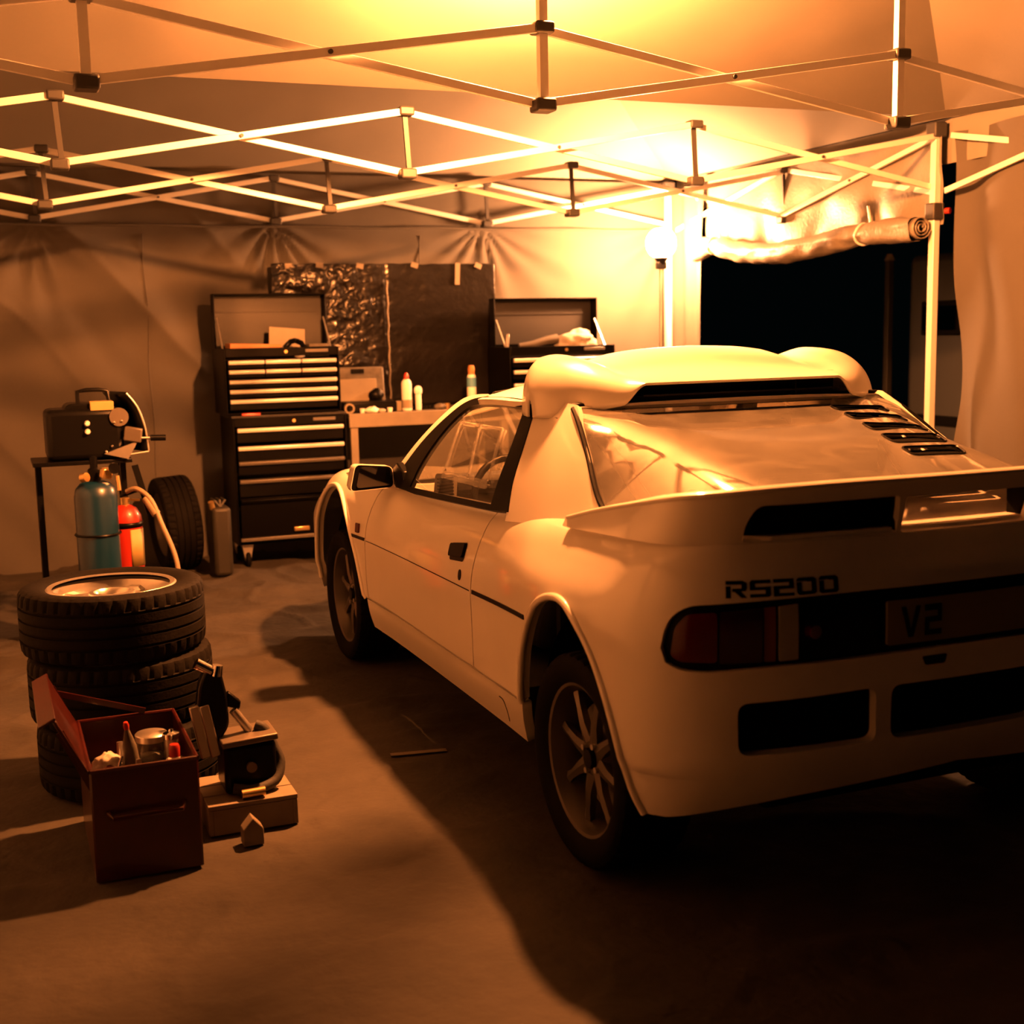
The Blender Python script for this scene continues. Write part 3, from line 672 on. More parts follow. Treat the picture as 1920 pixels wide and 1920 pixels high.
# --- clear engine cover with five cooling slots on its right
cov = [(-1, -.36), (-.85, -.47), (.85, -.47), (1, -.36), (1, .465), (.3, .478), (-.3, .478), (-1, .465)]
slots = [rpoly(p, .03) for p in ([(.455, .332), (.815, .336), (.79, .290), (.440, .275)], [(.42, .244), (.79, .248), (.745, .190), (.395, .172)], [(.366, .124), (.72, .128), (.66, .058), (.337, .044)], [(.317, .0), (.63, .0), (.555, -.098), (.287, -.090)], [(.265, -.132), (.545, -.140), (.49, -.225), (.236, -.213)])]
ec = panel('engine_cover', E, densify(cov, .08), slots, 'cover_glass', car, (.05, .05), .006)
for s_ in slots:
    panel('cooling_slot', E, s_, (), 'void_black', ec, (.1, .1), 0, False, -.012)
    MB().tube([Vector(E(*p))+Vector((0, 0, .001)) for p in s_+s_[:1]], .0035, 6, caps=False).build('slot_rim', 'trim_black', ec)
for sg in (-1, 1): MB().tube([E(sg*1.0, .45-i*.028) for i in range(30)], .009, 8).build('cover_seal', 'trim_black', ec)
MB().tube([E(-1+i/10, .474) for i in range(21)], .010, 8).build('cover_seal', 'trim_black', ec)
# engine bay seen dimly through the cover
eb = MB().box((0, .0, .72), (.56, .62, .40)).build('engine', 'machine_black', car, bev=.03)
MB().box((.12, .02, .985), (.42, .34, .07)).build('intercooler', 'machine_grey', eb, bev=.01)
MB().tube([(-.28, .25, .88), (-.36, .1, .98), (-.34, -.15, .99), (-.22, -.3, .92)], .035, 14).build('intake_hose', 'black_rubber', eb)
for sg in (-1, 1): MB().tube([(sg*.50, .46, 1.17), (sg*.56, .0, .99), (sg*.50, -.45, .80)], .02, 12).build('roll_cage_tube', 'frame_white', car)
MB().box((0, .52, .78), (1.22, .03, .86)).build('rear_bulkhead', 'cabin_black', car)
MB().box((0, .0, .36), (.9, .84, .24)).build('undertray', 'void_black', car)
panel('rear_deck', lambda x, y: (x, y, .984-.01*(y+.4)), [(-.70, -.42), (-.55, -.58), (0, -.615), (.55, -.58), (.70, -.42), (.70, -.12), (-.70, -.12)], (), 'paint', car, (.06, .06), .01)
# --- tail spoiler
ZB = [(0, .966), (.7, .966), (.85, .964), (1.104, .957), (1.40, .944), (1.45, .942)]
ZTp = [(0, 1.112), (.35, 1.111), (.528, 1.107), (.719, 1.094), (.9, 1.07), (1.075, 1.041), (1.237, 1.009), (1.41, .968), (1.45, .958)]
hs_ = [i*1.415/40 for i in range(41)]
bl = [(s_, hermite(ZB, s_)) for s_ in hs_]; tl = [(s_, hermite(ZTp, s_)) for s_ in hs_]
sp_o = mir(bl[1:])[::-1]+bl+tl[::-1]+mir(tl[1:])
sl = rpoly([(.632, .974), (.628, 1.02, .03), (.60, 1.064, .02), (.222, 1.069), (.216, 1.03), (.212, .974)], .008)
gapc = rpoly([(.200, .974), (.203, 1.066), (-.203, 1.066), (-.200, .974)], .01)
spo = panel('rear_spoiler', Sp, sp_o, [sl, mir(sl), gapc], 'paint', car, (.035, .03), .02, True)
for pl in (sl, mir(sl)): panel('spoiler_duct', Sp, pl, (), 'void_black', spo, (.05, .05), 0, True, -.035)
for sg in (-1, 1): MB().box((sg*.207, -.578, 1.018), (.008, .07, .085)).build('duct_wall', 'void_black', spo)
def sp_top(u, v):
    s_ = -1.415+2.83*u; p = Vector(Sp(s_, hermite(ZTp, abs(s_)))); q_ = Vector((p.x*(.86+.06*sstep_(.9, 1.4, abs(s_))), p.y+.15*(1-sstep_(.8, 1.35, abs(s_))), 0))
    d = .010*(1-math.cos(v*PI*.5)); low = .045*v*v
    return (p.x+(q_.x-p.x)*v, p.y+(q_.y-p.y)*v, p.z+.006*math.sin(v*PI)-low-d)
MB().grid(sp_top, 90, 8).build('spoiler_top', 'paint', spo, ang=2, solid=.006)
MB().tube([Vector(Sp(s_, hermite(ZTp, abs(s_))))+Vector((0, 0, -.003)) for s_ in [-1.4+2.8*i/80 for i in range(81)]], .007, 10).build('spoiler_lip', 'paint', spo)
# --- chassis, wheel wells, cabin
MB().box((0, 1.2, .31), (1.50, 1.45, .12)).build('cabin_floor', 'cabin_black', car)
MB().box((0, 2.45, .42), (1.0, 1.3, .35)).build('front_tub', 'void_black', car)
for sg in (1, -1):
    for wy, r0 in ((-.03, .40), (2.46, .41)):
        m = MB(); n = 20; vs = []
        for i in range(n+1):
            a = PI*i/n
            for xx in (-.73, -.46): vs.append((sg*xx, wy+r0*math.cos(a)*(1.0 if wy < 1 else 1.08), .31+r0*math.sin(a)))
        m.add(vs, [(2*i, 2*i+2, 2*i+3, 2*i+1) for i in range(n)])
        c = len(m.v); m.v.append((sg*-.46, wy, .30)); m.f += [(2*i+1, 2*i+3, c) for i in range(n)]
        m.build('wheel_well', 'void_black', car, ang=1)
dash = MB(); dash.prism([(1.52, .55), (1.95, .55), (1.98, .84), (1.80, .865), (1.56, .845), (1.50, .78)], 1.40, (-.70, 0, 0), (0, 1, 0), (0, 0, 1))
da = dash.build('dashboard', 'cabin_grey', car, bev=.02)
MB().box((-.42, 1.60, .885), (.36, .16, .07)).build('instrument_hood', 'cabin_black', da, bev=.02)
vt = MB().prism(rpoly([(-.050, -.055), (.040, -.060), (.050, .045), (-.035, .055)], .018), .03, (-.66, 1.47, .895), (.94, .34, 0), (0, 0, 1)).build('air_vent', 'cabin_grey', da)
for i in range(7): MB().box((-.660, 1.438, .853+.013*i), (.075, .008, .005), (0, 0, .35)).build('vent_louvre', 'trim_black', vt)
for sg in (-1, 1):
    st = MB(); st.prism([(.74, .40), (1.22, .38), (1.24, .52), (.98, .53), (.84, .62), (.70, 1.02), (.62, 1.02), (.64, .6)], .44, (sg*.36-.22, 0, 0), (0, 1, 0), (0, 0, 1))
    so = st.build('seat', 'seat_fabric', car, bev=.04, seg=3)
    MB().box((sg*.36, .68, 1.06), (.26, .08, .13)).build('headrest', 'seat_fabric', so, bev=.03, seg=3)
stw = MB(); stw.lathe([(.165+.014*math.cos(a), .014*math.sin(a)) for a in [k*PI/5 for k in range(10)]], (0, 0, 0), 32, 'y', True)
for a in (0, 2.1, 4.2): stw.bar((0, 0, 0), (.16*math.sin(a), 0, .16*math.cos(a)), .03, .008)
stw.cyl((0, -.01, 0), (0, .09, 0), .03, n=14)
so = stw.build('steering_wheel', 'trim_black', car, world=False); so.matrix_parent_inverse = Matrix.Translation((0, -1.25, 0)); so.location = (-.40, 1.38, .84); so.rotation_euler = (-.35, 0, 0)
# --- wheels
def tyre_mesh(name, Ro=.300, rim=.216, hw=.108, seg=168, pitch=4):
    prof = []; 
    def add(r, x, tr=0): prof.append((r, x, tr))
    for r, x in ((rim-.004, -hw*.82), (rim+.008, -hw*.92), (rim+.03, -hw*1.0), (rim+.052, -hw*1.03), (Ro-.020, -hw*1.0), (Ro-.008, -hw*.93)): add(r, x)
    add(Ro-.003, -hw*.84, 1)
    for gx in (-.055, -.018, .018, .055):
        add(Ro, gx-.0085, 1); add(Ro, gx-.005, 1); add(Ro-.008, gx-.0045); add(Ro-.008, gx+.0045); add(Ro, gx+.005, 1); add(Ro, gx+.0085, 1)
    add(Ro-.003, hw*.84, 1)
    for r, x in ((Ro-.008, hw*.93), (Ro-.020, hw*1.0), (rim+.052, hw*1.03), (rim+.03, hw*1.0), (rim+.008, hw*.92), (rim-.004, hw*.82)): add(r, x)
    m = MB(); k = len(prof)
    for i in range(seg):
        for j, (r, x, tr) in enumerate(prof):
            a = 2*PI*i/seg + (.02 if x > 0 else -.02)*(abs(x)/.1)
            rr = r-(.006 if (tr and abs(x) > .06 and i % pitch == 0) else 0)
            if j in (5, k-6) and i % pitch == 0: rr -= .004
            m.v.append((x, rr*math.cos(a), rr*math.sin(a)))
    m.f = [(i*k+j, ((i+1) % seg)*k+j, ((i+1) % seg)*k+j+1, i*k+j+1) for i in range(seg) for j in range(k-1)]
    return m
tyre_me = None
def wheel(root, c, sg, spokes=8, mats=('tyre_rubber', 'gunmetal_rim')):
    """sg=+1: outer face towards -x"""
    global tyre_me
    if tyre_me is None:
        o = tyre_mesh('tyre').build('tyre', mats[0], root, ang=.5, world=False); tyre_me = o.data
    else:
        o = bpy.data.objects.new('tyre', tyre_me); col.objects.link(o); o.parent = root
    o.matrix_parent_inverse = Matrix.Translation(-wt(root)); o.location = c; o.rotation_euler = (random.random()*0+.3, 0, 0 if sg == 1 else PI)
    rm = MB(); h = .108
    rm.lathe([(.206, .09), (.214, .085), (.195, .06), (.185, -.02), (.196, -.06), (.207, -.088), (.222, -.094), (.224, -.088), (.212, -.082)], n=48, axis='x')
    rm.cyl((-.055, 0, 0), (-.02, 0, 0), .062, .07, 28)
    r_ = rm.build('rim', mats[1], root, ang=.6, world=False); r_.matrix_parent_inverse = Matrix.Translation(-wt(root)); r_.location = c; r_.rotation_euler = (0, 0, 0 if sg == 1 else PI)
    for i in range(spokes):
        a = 2*PI*i/spokes+.2; e1 = Vector((0, math.cos(a), math.sin(a))); e2 = Vector((0, -math.sin(a), math.cos(a))); ps_ = []
        for r, w_, x0, x1 in ((.045, .024, -.060, -.030), (.10, .017, -.064, -.036), (.160, .013, -.060, -.034), (.198, .018, -.058, -.036)):
            ps_ += [e1*r+e2*w_+Vector((x0+.006, 0, 0)), e1*r+Vector((x0, 0, 0)), e1*r-e2*w_+Vector((x0+.006, 0, 0)), e1*r-e2*w_*.8+Vector((x1, 0, 0)), e1*r+e2*w_*.8+Vector((x1, 0, 0))]
        s_ = MB().add(ps_, [(q*5+k, q*5+(k+1) % 5, q*5+5+(k+1) % 5, q*5+5+k) for q in range(3) for k in range(5)]+[(4, 3, 2, 1, 0), (15, 16, 17, 18, 19)])
        s_.build('spoke', mats[1], r_, world=False, ang=.4)
    MB().lathe([(0, -.070), (.026, -.069), (.030, -.062), (.030, -.05)], n=20, axis='x').build('centre_cap', 'trim_black', r_, world=False)
    for i in range(4):
        a = i*PI/2+.5; MB().cyl((-.066, .045*math.cos(a), .045*math.sin(a)), (-.045, .045*math.cos(a), .045*math.sin(a)), .009, n=8).build('wheel_nut', 'steel', r_, world=False)
    MB().cyl((-.015, 0, 0), (.012, 0, 0), .15, n=36).build('brake_disc', 'brake_steel', r_, world=False)
for sg in (1, -1):
    for wy in (-.03, 2.48): wheel(car, (-sg*.706, wy, .300), sg)
for wy in (-.03, 2.48): MB().cyl((-.62, wy, .31), (.62, wy, .31), .03, n=12).build('axle', 'brake_steel', car)

# ================================================================== LAMPS
lp = thing('flood_lamp', 'glowing work flood lamp on a tripod stand in the far corner', 'lamp', (2.22, 4.98, 0))
def _lamp():
    c = Vector((2.22, 4.98, 2.06))
    MB().cyl((2.22, 4.98, .45), (2.22, 4.98, 1.90), .016, n=14).build('pole', 'steel', lp)
    for k in range(3):
        a = k*2*PI/3+.4; e = Vector((math.cos(a), math.sin(a), 0))
        MB().bar(Vector((2.22, 4.98, .62)), Vector((2.22, 4.98, .015))+e*.38, .018, .024).build('leg', 'steel', lp)
    MB().box((2.22, 4.98, 1.905), (.07, .05, .05)).build('yoke', 'trim_black', lp, bev=.006)
    gl_ = MB().lathe([(0, -.105), (.04, -.10), (.075, -.08), (.10, -.04), (.105, 0), (.10, .04), (.075, .08), (.04, .10), (0, .105)], c, 28).build('lamp_globe', 'flood_glow', lp, ang=3)
    MB().lathe([(.045, 0), (.05, -.02), (.03, -.05), (.02, -.08)], (2.22, 4.98, 1.975), 20).build('socket', 'trim_black', lp)
_lamp()
hl = thing('clamp_lamp', 'lamp with an added shade, clamped under the ridge of the front canopy above the car', 'lamp', (-.2, 1.25, 2.98))
def _hang():
    hx, hy, hz = -.2, 1.25, 2.80
    MB().lathe([(0, -.06), (.03, -.055), (.05, -.035), (.058, 0), (.05, .03), (.03, .05), (0, .055)], (hx, hy, hz), 24).build('bulb', 'hang_glow', hl, ang=3)
    sh2 = MB(); ax = Vector((0, math.sin(.62), -math.cos(.62))); e1 = Vector((1, 0, 0)); e2 = ax.cross(e1); c = Vector((hx, hy, hz)); prof = [(.03, -.115), (.075, -.10), (.115, -.065), (.145, -.012), (.148, -.014), (.118, -.070), (.077, -.106), (.03, -.122)]  # shade added and tilted to keep lamplight off the front canopy and foreground
    n = 36; sh2.v = [tuple(c+ax*b+(e1*math.cos(2*PI*i/n)+e2*math.sin(2*PI*i/n))*a) for i in range(n) for a, b in prof]; k = len(prof)
    sh2.f = [(i*k+m, ((i+1) % n)*k+m, ((i+1) % n)*k+(m+1) % k, i*k+(m+1) % k) for i in range(n) for m in range(k)]
    sh2.build('reflector', 'trim_black', hl, ang=.8)
    MB().cyl(c-ax*.05, c-ax*.19, .026, .022, 16).build('socket', 'trim_black', hl)
    MB().tube([c-ax*.19, c-ax*.25+Vector((0, 0, .02)), c+Vector((-.06, -.18, .30)), (-.39, 1.07, hz+.30)], .006, 8).build('cord', 'trim_black', hl)
    MB().bar(c-ax*.10, (-.37, 1.07, 2.95), .016).build('clamp_arm', 'steel', hl)
_hang()

# ================================================================== BACK OF THE TENT
# --- black plastic sheet on the wall
def sheet_fn(u, v):
    x = -.45+1.60*u; z = .98+.965*v; c = sstep_(.62, .30, u)
    n1 = noise.noise(Vector((x*7, z*9, 1.))); n2 = noise.noise(Vector((x*17+z*6, z*20-x*9, 4.))); n3 = abs(noise.noise(Vector((x*5+z*5, z*7-x*4, 8.))))
    n4 = abs(noise.noise(Vector((x*24+z*9, z*27-x*15, 2.))))
    d = c*(.012*n1+.010*n2+.016*(.5-n3)-.012*n4)+.003*n1+.006*math.exp(-((x-.34)/.012)**2)
    return (x+.006*noise.noise(Vector((z*8, 0, 2)))*(1 if u in (0, 1) else 0), YB-.075-.02*c+d*.8, z+(.010*noise.noise(Vector((x*9, 3, 0))) if v in (0, 1) else 0))
sh_ = thing('black_plastic_sheet', 'crumpled glossy black plastic sheet fixed to the canvas wall', 'plastic sheet', (.35, YB-.1, .98))
MB().grid(sheet_fn, 240, 150).build('sheet', 'black_plastic_film', sh_, ang=3, solid=.001)
MB().tube([(.345+.004*math.sin(i*2.), YB-.095, 1.02+i*.05) for i in range(17)], .006, 6).build('taped_seam', 'tape', sh_)
MB().box((.865, YB-.085, 1.875), (.035, .006, .15), (0, .05, 0)).build('tape_strip', 'tape', sh_)
for i, (px, pz) in enumerate(((-.33, 1.93), (-.12, 1.935), (.16, 1.93), (.55, 1.935), (1.02, 1.93))): MB().box((px, YB-.09, pz), (.05, .006, .035), (0, .1*i, 0)).build('tape_strip', 'tape', sh_)
# --- tool chests
def handle(par, x0, x1, y, z, m='handle_alloy'):
    h = MB(); h.prism([(0, -.012), (-.022, -.012), (-.026, -.004), (-.026, .008), (-.018, .013), (0, .013)], x1-x0, (x0, y, z), (0, 1, 0), (0, 0, 1)); h.build('handle', m, par, bev=.003)
def chest(name, label, x0, x1, y0, depth, z0, z1, rows, lid=None, cap=True, grp=None):
    r = thing(name, label, 'tool chest', ((x0+x1)/2, y0+depth/2, z0), grp); w_ = x1-x0; t = .012; ym = y0+depth/2
    b = MB(); b.box((x0+t/2, ym, (z0+z1)/2), (t, depth, z1-z0)); b.box((x1-t/2, ym, (z0+z1)/2), (t, depth, z1-z0)); b.box(((x0+x1)/2, y0+depth-t/2, (z0+z1)/2), (w_-2*t, t, z1-z0))
    b.box(((x0+x1)/2, ym, z0+t/2), (w_-2*t, depth-2*t, t)); b.box(((x0+x1)/2, ym+.01, z1-.075), (w_-2*t, depth-.03, .01))
    b.build('body', 'tool_black', r, bev=.003)
    MB().box(((x0+x1)/2, y0+.008, z1-.0275), (w_-.024, .016, .055)).build('top_rail', 'tool_black', r, bev=.003)
    MB().box((x0+w_*.80, y0-.003, z1-.024), (w_*.20, .005, .020)).build('badge', 'handle_darker', r, bev=.002)
    MB().cyl((x0+w_*.53, y0+.002, z1-.027), (x0+w_*.53, y0-.008, z1-.027), .011, n=14).build('lock', 'brass', r)
    for zc, hh, n, m in rows:
        for k in range(n):
            a = x0+.022+(w_-.044)*k/n; c = x0+.022+(w_-.044)*(k+1)/n
            d = MB().box(((a+c)/2, y0+.012, zc-hh*.5+.02), (c-a-.005, .022, hh-.006)).build('drawer', 'tool_black', r, bev=.002)
            handle(d, a+.004, c-.004, y0+.001, zc, m)
    if lid:
        L = thing_lid(r, x0, x1, y0+depth, z1, lid)
    return r
def thing_lid(r, x0, x1, yb, z1, h):
    m = MB(); w_ = x1-x0; t = .010; y = yb-.03
    m.box(((x0+x1)/2, y, z1+h/2), (w_, t, h)); m.box(((x0+x1)/2, y-.045, z1+h-t/2), (w_, .09, t)); m.box((x0+t/2, y-.045, z1+h/2), (t, .09, h)); m.box((x1-t/2, y-.045, z1+h/2), (t, .09, h))
    o = m.build('lid', 'tool_black', r, bev=.003)
    MB().box(((x0+x1)/2, y-.007, z1+h/2), (w_-.03, .004, h-.03)).build('lid_lining', 'lid_inside', o)
    MB().box(((x0+x1)/2, y-.012, z1+h*.68), (w_-.06, .008, .014)).build('lid_rib', 'lid_inside', o)
    for sx in (x0+.02, x1-.02): MB().bar((sx, y-.08, z1+h*.55), (sx, y-.26, z1-.02), .008, .012).build('stay', 'steel', r)
    return o
A = 'handle_alloy'; Dk = 'handle_darker'
top = chest('tool_chest', 'black top tool chest with open lid and rows of bright drawer handles', -.875, -.14, 4.95, .42, .985, 1.40, [(1.311, .058, 3, A), (1.252, .058, 3, A), (1.190, .060, 1, A), (1.130, .060, 1, A), (1.068, .075, 1, A)], lid=.345)
cabn = chest('roller_cabinet', 'black roller cabinet on castors beneath the top tool chest', -.845, -.115, 4.93, .46, .16, .965, [(.888, .10, 1, A), (.774, .10, 1, A), (.680, .095, 1, Dk), (.565, .12, 1, Dk), (.44, .28, 1, 'tool_black')])
MB().box((-.48, 4.925, .195), (.70, .03, .022)).build('foot_bar', 'handle_darker', cabn, bev=.004)
MB().box((-.44, 4.915, .245), (.10, .02, .028)).build('pedal_latch', 'brass', cabn, bev=.005)
MB().box((-.48, 5.16, .985-.012), (.735, .44, .012)).build('top_mat', 'black_rubber', cabn)
for cx in (-.78, -.18):
    for cy in (5.0, 5.32):
        c_ = MB().prism([(-.035, .155), (.035, .155), (.016, .05), (-.016, .05)], .05, (cx-.0, cy+.025, 0), (1, 0, 0), (0, 0, 1)).build('castor', 'steel', cabn)
        MB().lathe([(0, -.016), (.045, -.016), (.056, -.008), (.056, .008), (.045, .016), (0, .016)], (cx, cy, .058), 22, 'x').build('castor_wheel', 'tyre_rubber', c_)
# things lying in the open top chest
def single(o, label, cat, group=None): return tag(o, label, cat, group)
bx = MB(); bx.box((-.42, 5.20, 1.455), (.235, .015, .135), (-.25, .09, 0)); bx.box((-.42, 5.205, 1.39), (.20, .05, .02)); single(bx.build('paper_folder', 'cream_card', bev=.002), 'cream card folder propped up in the open tool chest', 'folder')
single(MB().box((-.66, 5.10, 1.392), (.33, .14, .065), (0, .04, .05)).build('parts_box', 'brown_plastic', bev=.004), 'flat brown box lying left in the open tool chest', 'box')
single(MB().box((-.245, 5.10, 1.374), (.13, .10, .085)).build('ribbed_case', 'grey_case', bev=.004), 'small ribbed case at the right end of the open tool chest', 'case')
single(MB().tube([(-.47+.02*i, 5.05-.01*i*(i % 2), 1.395+.045*math.sin(i*.5)) for i in range(9)], .017, 10).build('cable', 'trim_black'), 'thick black cable looped in front of the cream folder', 'cable')
single(MB().blob((-.39, 4.995, 1.35), (.035, .022, .03), 10, .2, 6, 3).build('crumpled_rag', 'white_plastic', ang=3), 'small white crumpled rag under the black cable', 'rag')
single(MB().lathe([(0, -.06), (.009, -.06), (.012, -.02), (.010, .03), (.013, .055), (.0, .06)], (-.72, 4.955, .985), 14, 'x').build('screwdriver', 'red_plastic'), 'red screwdriver resting on the ledge above the roller cabinet drawers', 'screwdriver')
# --- workbench
wbn = thing('workbench', 'long workbench with pale front edge beside the roller cabinet', 'workbench', (.9, 5.22, 0))
MB().box((.90, 5.23, .945), (1.98, .50, .03)).build('worktop', 'bench_top', wbn, bev=.004)
MB().box((.90, 4.965, .915), (1.98, .03, .09)).build('front_rail', 'bench_edge', wbn, bev=.004)
for lx in (-.055, 1.0, 1.86):
    for ly in (4.985, 5.44): MB().box((lx, ly, .466), (.05, .045, .93)).build('leg', 'bench_edge', wbn, bev=.004)
MB().box((.90, 5.46, .5), (1.9, .012, .82)).build('back_board', 'dark_board', wbn)
MB().box((.90, 5.22, .22), (1.85, .42, .025)).build('lower_shelf', 'dark_board', wbn)
single(MB().blob((.35, 5.1, .38), (.17, .13, .22), 12, .3, 6, 5).build('rubbish_bag', 'black_plastic_film', ang=3), 'black rubbish bag on the workbench lower shelf', 'bag')
# things on the workbench, each its own
cs = thing('tool_case', 'open grey tool case standing on the workbench beside the chests', 'case', (.07, 5.2, .96))
MB().box((.07, 5.30, 1.115), (.36, .07, .27), (-.15, 0, 0)).build('lid', 'grey_case', cs, bev=.012)
MB().box((.085, 5.12, .995), (.34, .22, .07)).build('base', 'trim_black', cs, bev=.01)
MB().box((.06, 5.258, 1.225), (.09, .015, .03)).build('handle', 'trim_black', cs, bev=.004)
MB().box((.06, 5.255, 1.10), (.26, .008, .15), (-.15, 0, 0)).build('foam_tray', 'cream_card', cs, bev=.003)
MB().blob((.175, 5.225, 1.06), (.05, .03, .05), 10, .2, 6, 2).build('tool', 'trim_black', cs)
def bottle(name, label, x, y, prof, m, cap, mcap, extra=None):
    r = thing(name, label, 'bottle', (x, y, .96)); MB().lathe([(a, .96+b) for a, b in prof], (x, y, 0), 24).build('body', m, r, ang=.8)
    MB().lathe([(a, .96+b) for a, b in cap], (x, y, 0), 20).build('cap', mcap, r, ang=.6)
    if extra: MB().lathe([(a, .96+b) for a, b in extra[0]], (x, y, 0), 24).build('label_band', extra[1], r)
    return r
bottle('spray_bottle', 'tall white bottle with a red cap on the workbench', .325, 5.02, [(0, 0), (.031, .002), (.034, .01), (.034, .175), (.030, .195), (.016, .212), (.014, .22)], 'white_plastic', [(.018, .208), (.016, .235), (.008, .252), (0, .254)], 'red_plastic', ([(.0348, .02), (.0348, .075)], 'cream_card'))
bottle('dropper_bottle', 'short white bottle with a round white cap beside the red-capped one', .405, 5.02, [(0, 0), (.018, .002), (.020, .01), (.020, .105), (.014, .12)], 'white_plastic', [(.024, .112), (.027, .13), (.024, .15), (.012, .162), (0, .164)], 'white_plastic')
bottle('aerosol_can', 'aerosol can with brown cap and blue band near the right tool chest', .80, 5.06, [(0, 0), (.030, .002), (.031, .01), (.031, .20), (.026, .22), (.02, .228)], 'white_plastic', [(.022, .225), (.024, .262), (.018, .285), (0, .287)], 'brown_plastic', ([(.0316, .14), (.0316, .205)], 'blue_plastic'))
bits = [('tape_roll', 'roll of pale tape at the left end of the workbench', 'tape', -.075, 5.0, 'cream_card', .026), ('plastic_cup', 'small white plastic cup beside the open tool case', 'cup', .01, 4.99, 'white_plastic', .018), ('paper_ball', 'crumpled white paper in front of the tool case', 'paper', .075, 4.99, 'white_plastic', .03), ('glove', 'pale rubber glove lying beside the crumpled paper', 'glove', .135, 4.975, 'rag', .018), ('bolt_tub', 'little white tub in front of the tool case corner', 'tub', .195, 4.985, 'white_plastic', .018), ('filter_box', 'small cream box behind the red-capped bottle', 'box', .27, 5.06, 'cream_card', .03), ('rag_ball', 'grey rag heaped right of the white bottles', 'rag', .56, 5.03, 'grey_case', .028), ('putty_tin', 'small brass tin near the middle of the workbench', 'tin', .62, 5.06, 'brass', .022), ('socket_set', 'black socket rail lying on the workbench behind the white bottles', 'socket set', .48, 5.12, 'trim_black', .02)]
for i, (nm, lb, ct, x, y, m, s) in enumerate(bits):
    if nm in ('tape_roll',): o = MB().lathe([(.022, -.014), (.034, -.014), (.034, .014), (.022, .014)], (x, y, .993), 24, 'y', True).build(nm, m)
    elif nm in ('plastic_cup', 'bolt_tub', 'putty_tin'): o = MB().lathe([(0, 0), (s*.8, 0), (s, s*1.6), (s*.9, s*1.6), (s*.75, .004), (0, .004)], (x, y, .961), 18).build(nm, m)
    elif nm == 'filter_box': o = MB().box((x, y, .993), (.06, .05, .065), (0, 0, .3)).build(nm, m, bev=.003)
    elif nm == 'socket_set':
        mm = MB().box((x, y, .966), (.18, .03, .012))
        for k in range(7): mm.cyl((x-.07+k*.024, y, .97), (x-.07+k*.024, y, 1.0-.002*k), .010, n=10)
        o = mm.build(nm, m)
    else: o = MB().blob((x, y, .961+s*.5), (s*1.4, s, s*.85), 12, .35, 7, i).build(nm, m, ang=3)
    single(o, lb, ct)
# --- right tool chest on the bench
rc = chest('tool_chest', 'black tool chest with open lid on the right end of the workbench', 1.06, 1.86, 5.0, .40, .962, 1.362, [(1.27, .07, 1, A), (1.19, .07, 1, A), (1.10, .08, 1, A)], lid=.335)
single(MB().blob((1.62, 5.12, 1.385), (.15, .09, .075), 16, .35, 7, 8).build('white_rag', 'rag', ang=3), 'white rag heaped at the right in the open right-hand tool chest', 'rag')
single(MB().tube([(1.18, 5.12, 1.365), (1.28, 5.11, 1.375), (1.38, 5.10, 1.40), (1.46, 5.10, 1.41)], [.02, .026, .03, .034], 12).build('torch', 'handle_darker'), 'pale torch lying across the open right-hand tool chest', 'torch')
single(MB().bar((1.09, 5.12, 1.34), (1.10, 5.13, 1.45), .014, .02).build('file', 'steel', bev=.002), 'small steel file standing in the right-hand tool chest', 'file')
# --- olive fuel can and leaning tyre
fc = thing('fuel_can', 'narrow olive fuel can standing left of the roller cabinet', 'fuel can', (-.972, 4.85, 0))
MB().box((-.972, 4.85, .225), (.115, .24, .43)).build('body', 'can_olive', fc, bev=.025, seg=3)
for dy in (-.05, .0, .05): MB().tube([(-.972, 4.78, .435), (-.972+dy*.6, 4.79, .475), (-.972+dy*.6, 4.92, .475), (-.972, 4.93, .435)], .008, 8).build('handle', 'can_olive', fc)
MB().cyl((-1.02, 4.78, .43), (-1.03, 4.765, .475), .018, n=14).build('cap', 'brass', fc)

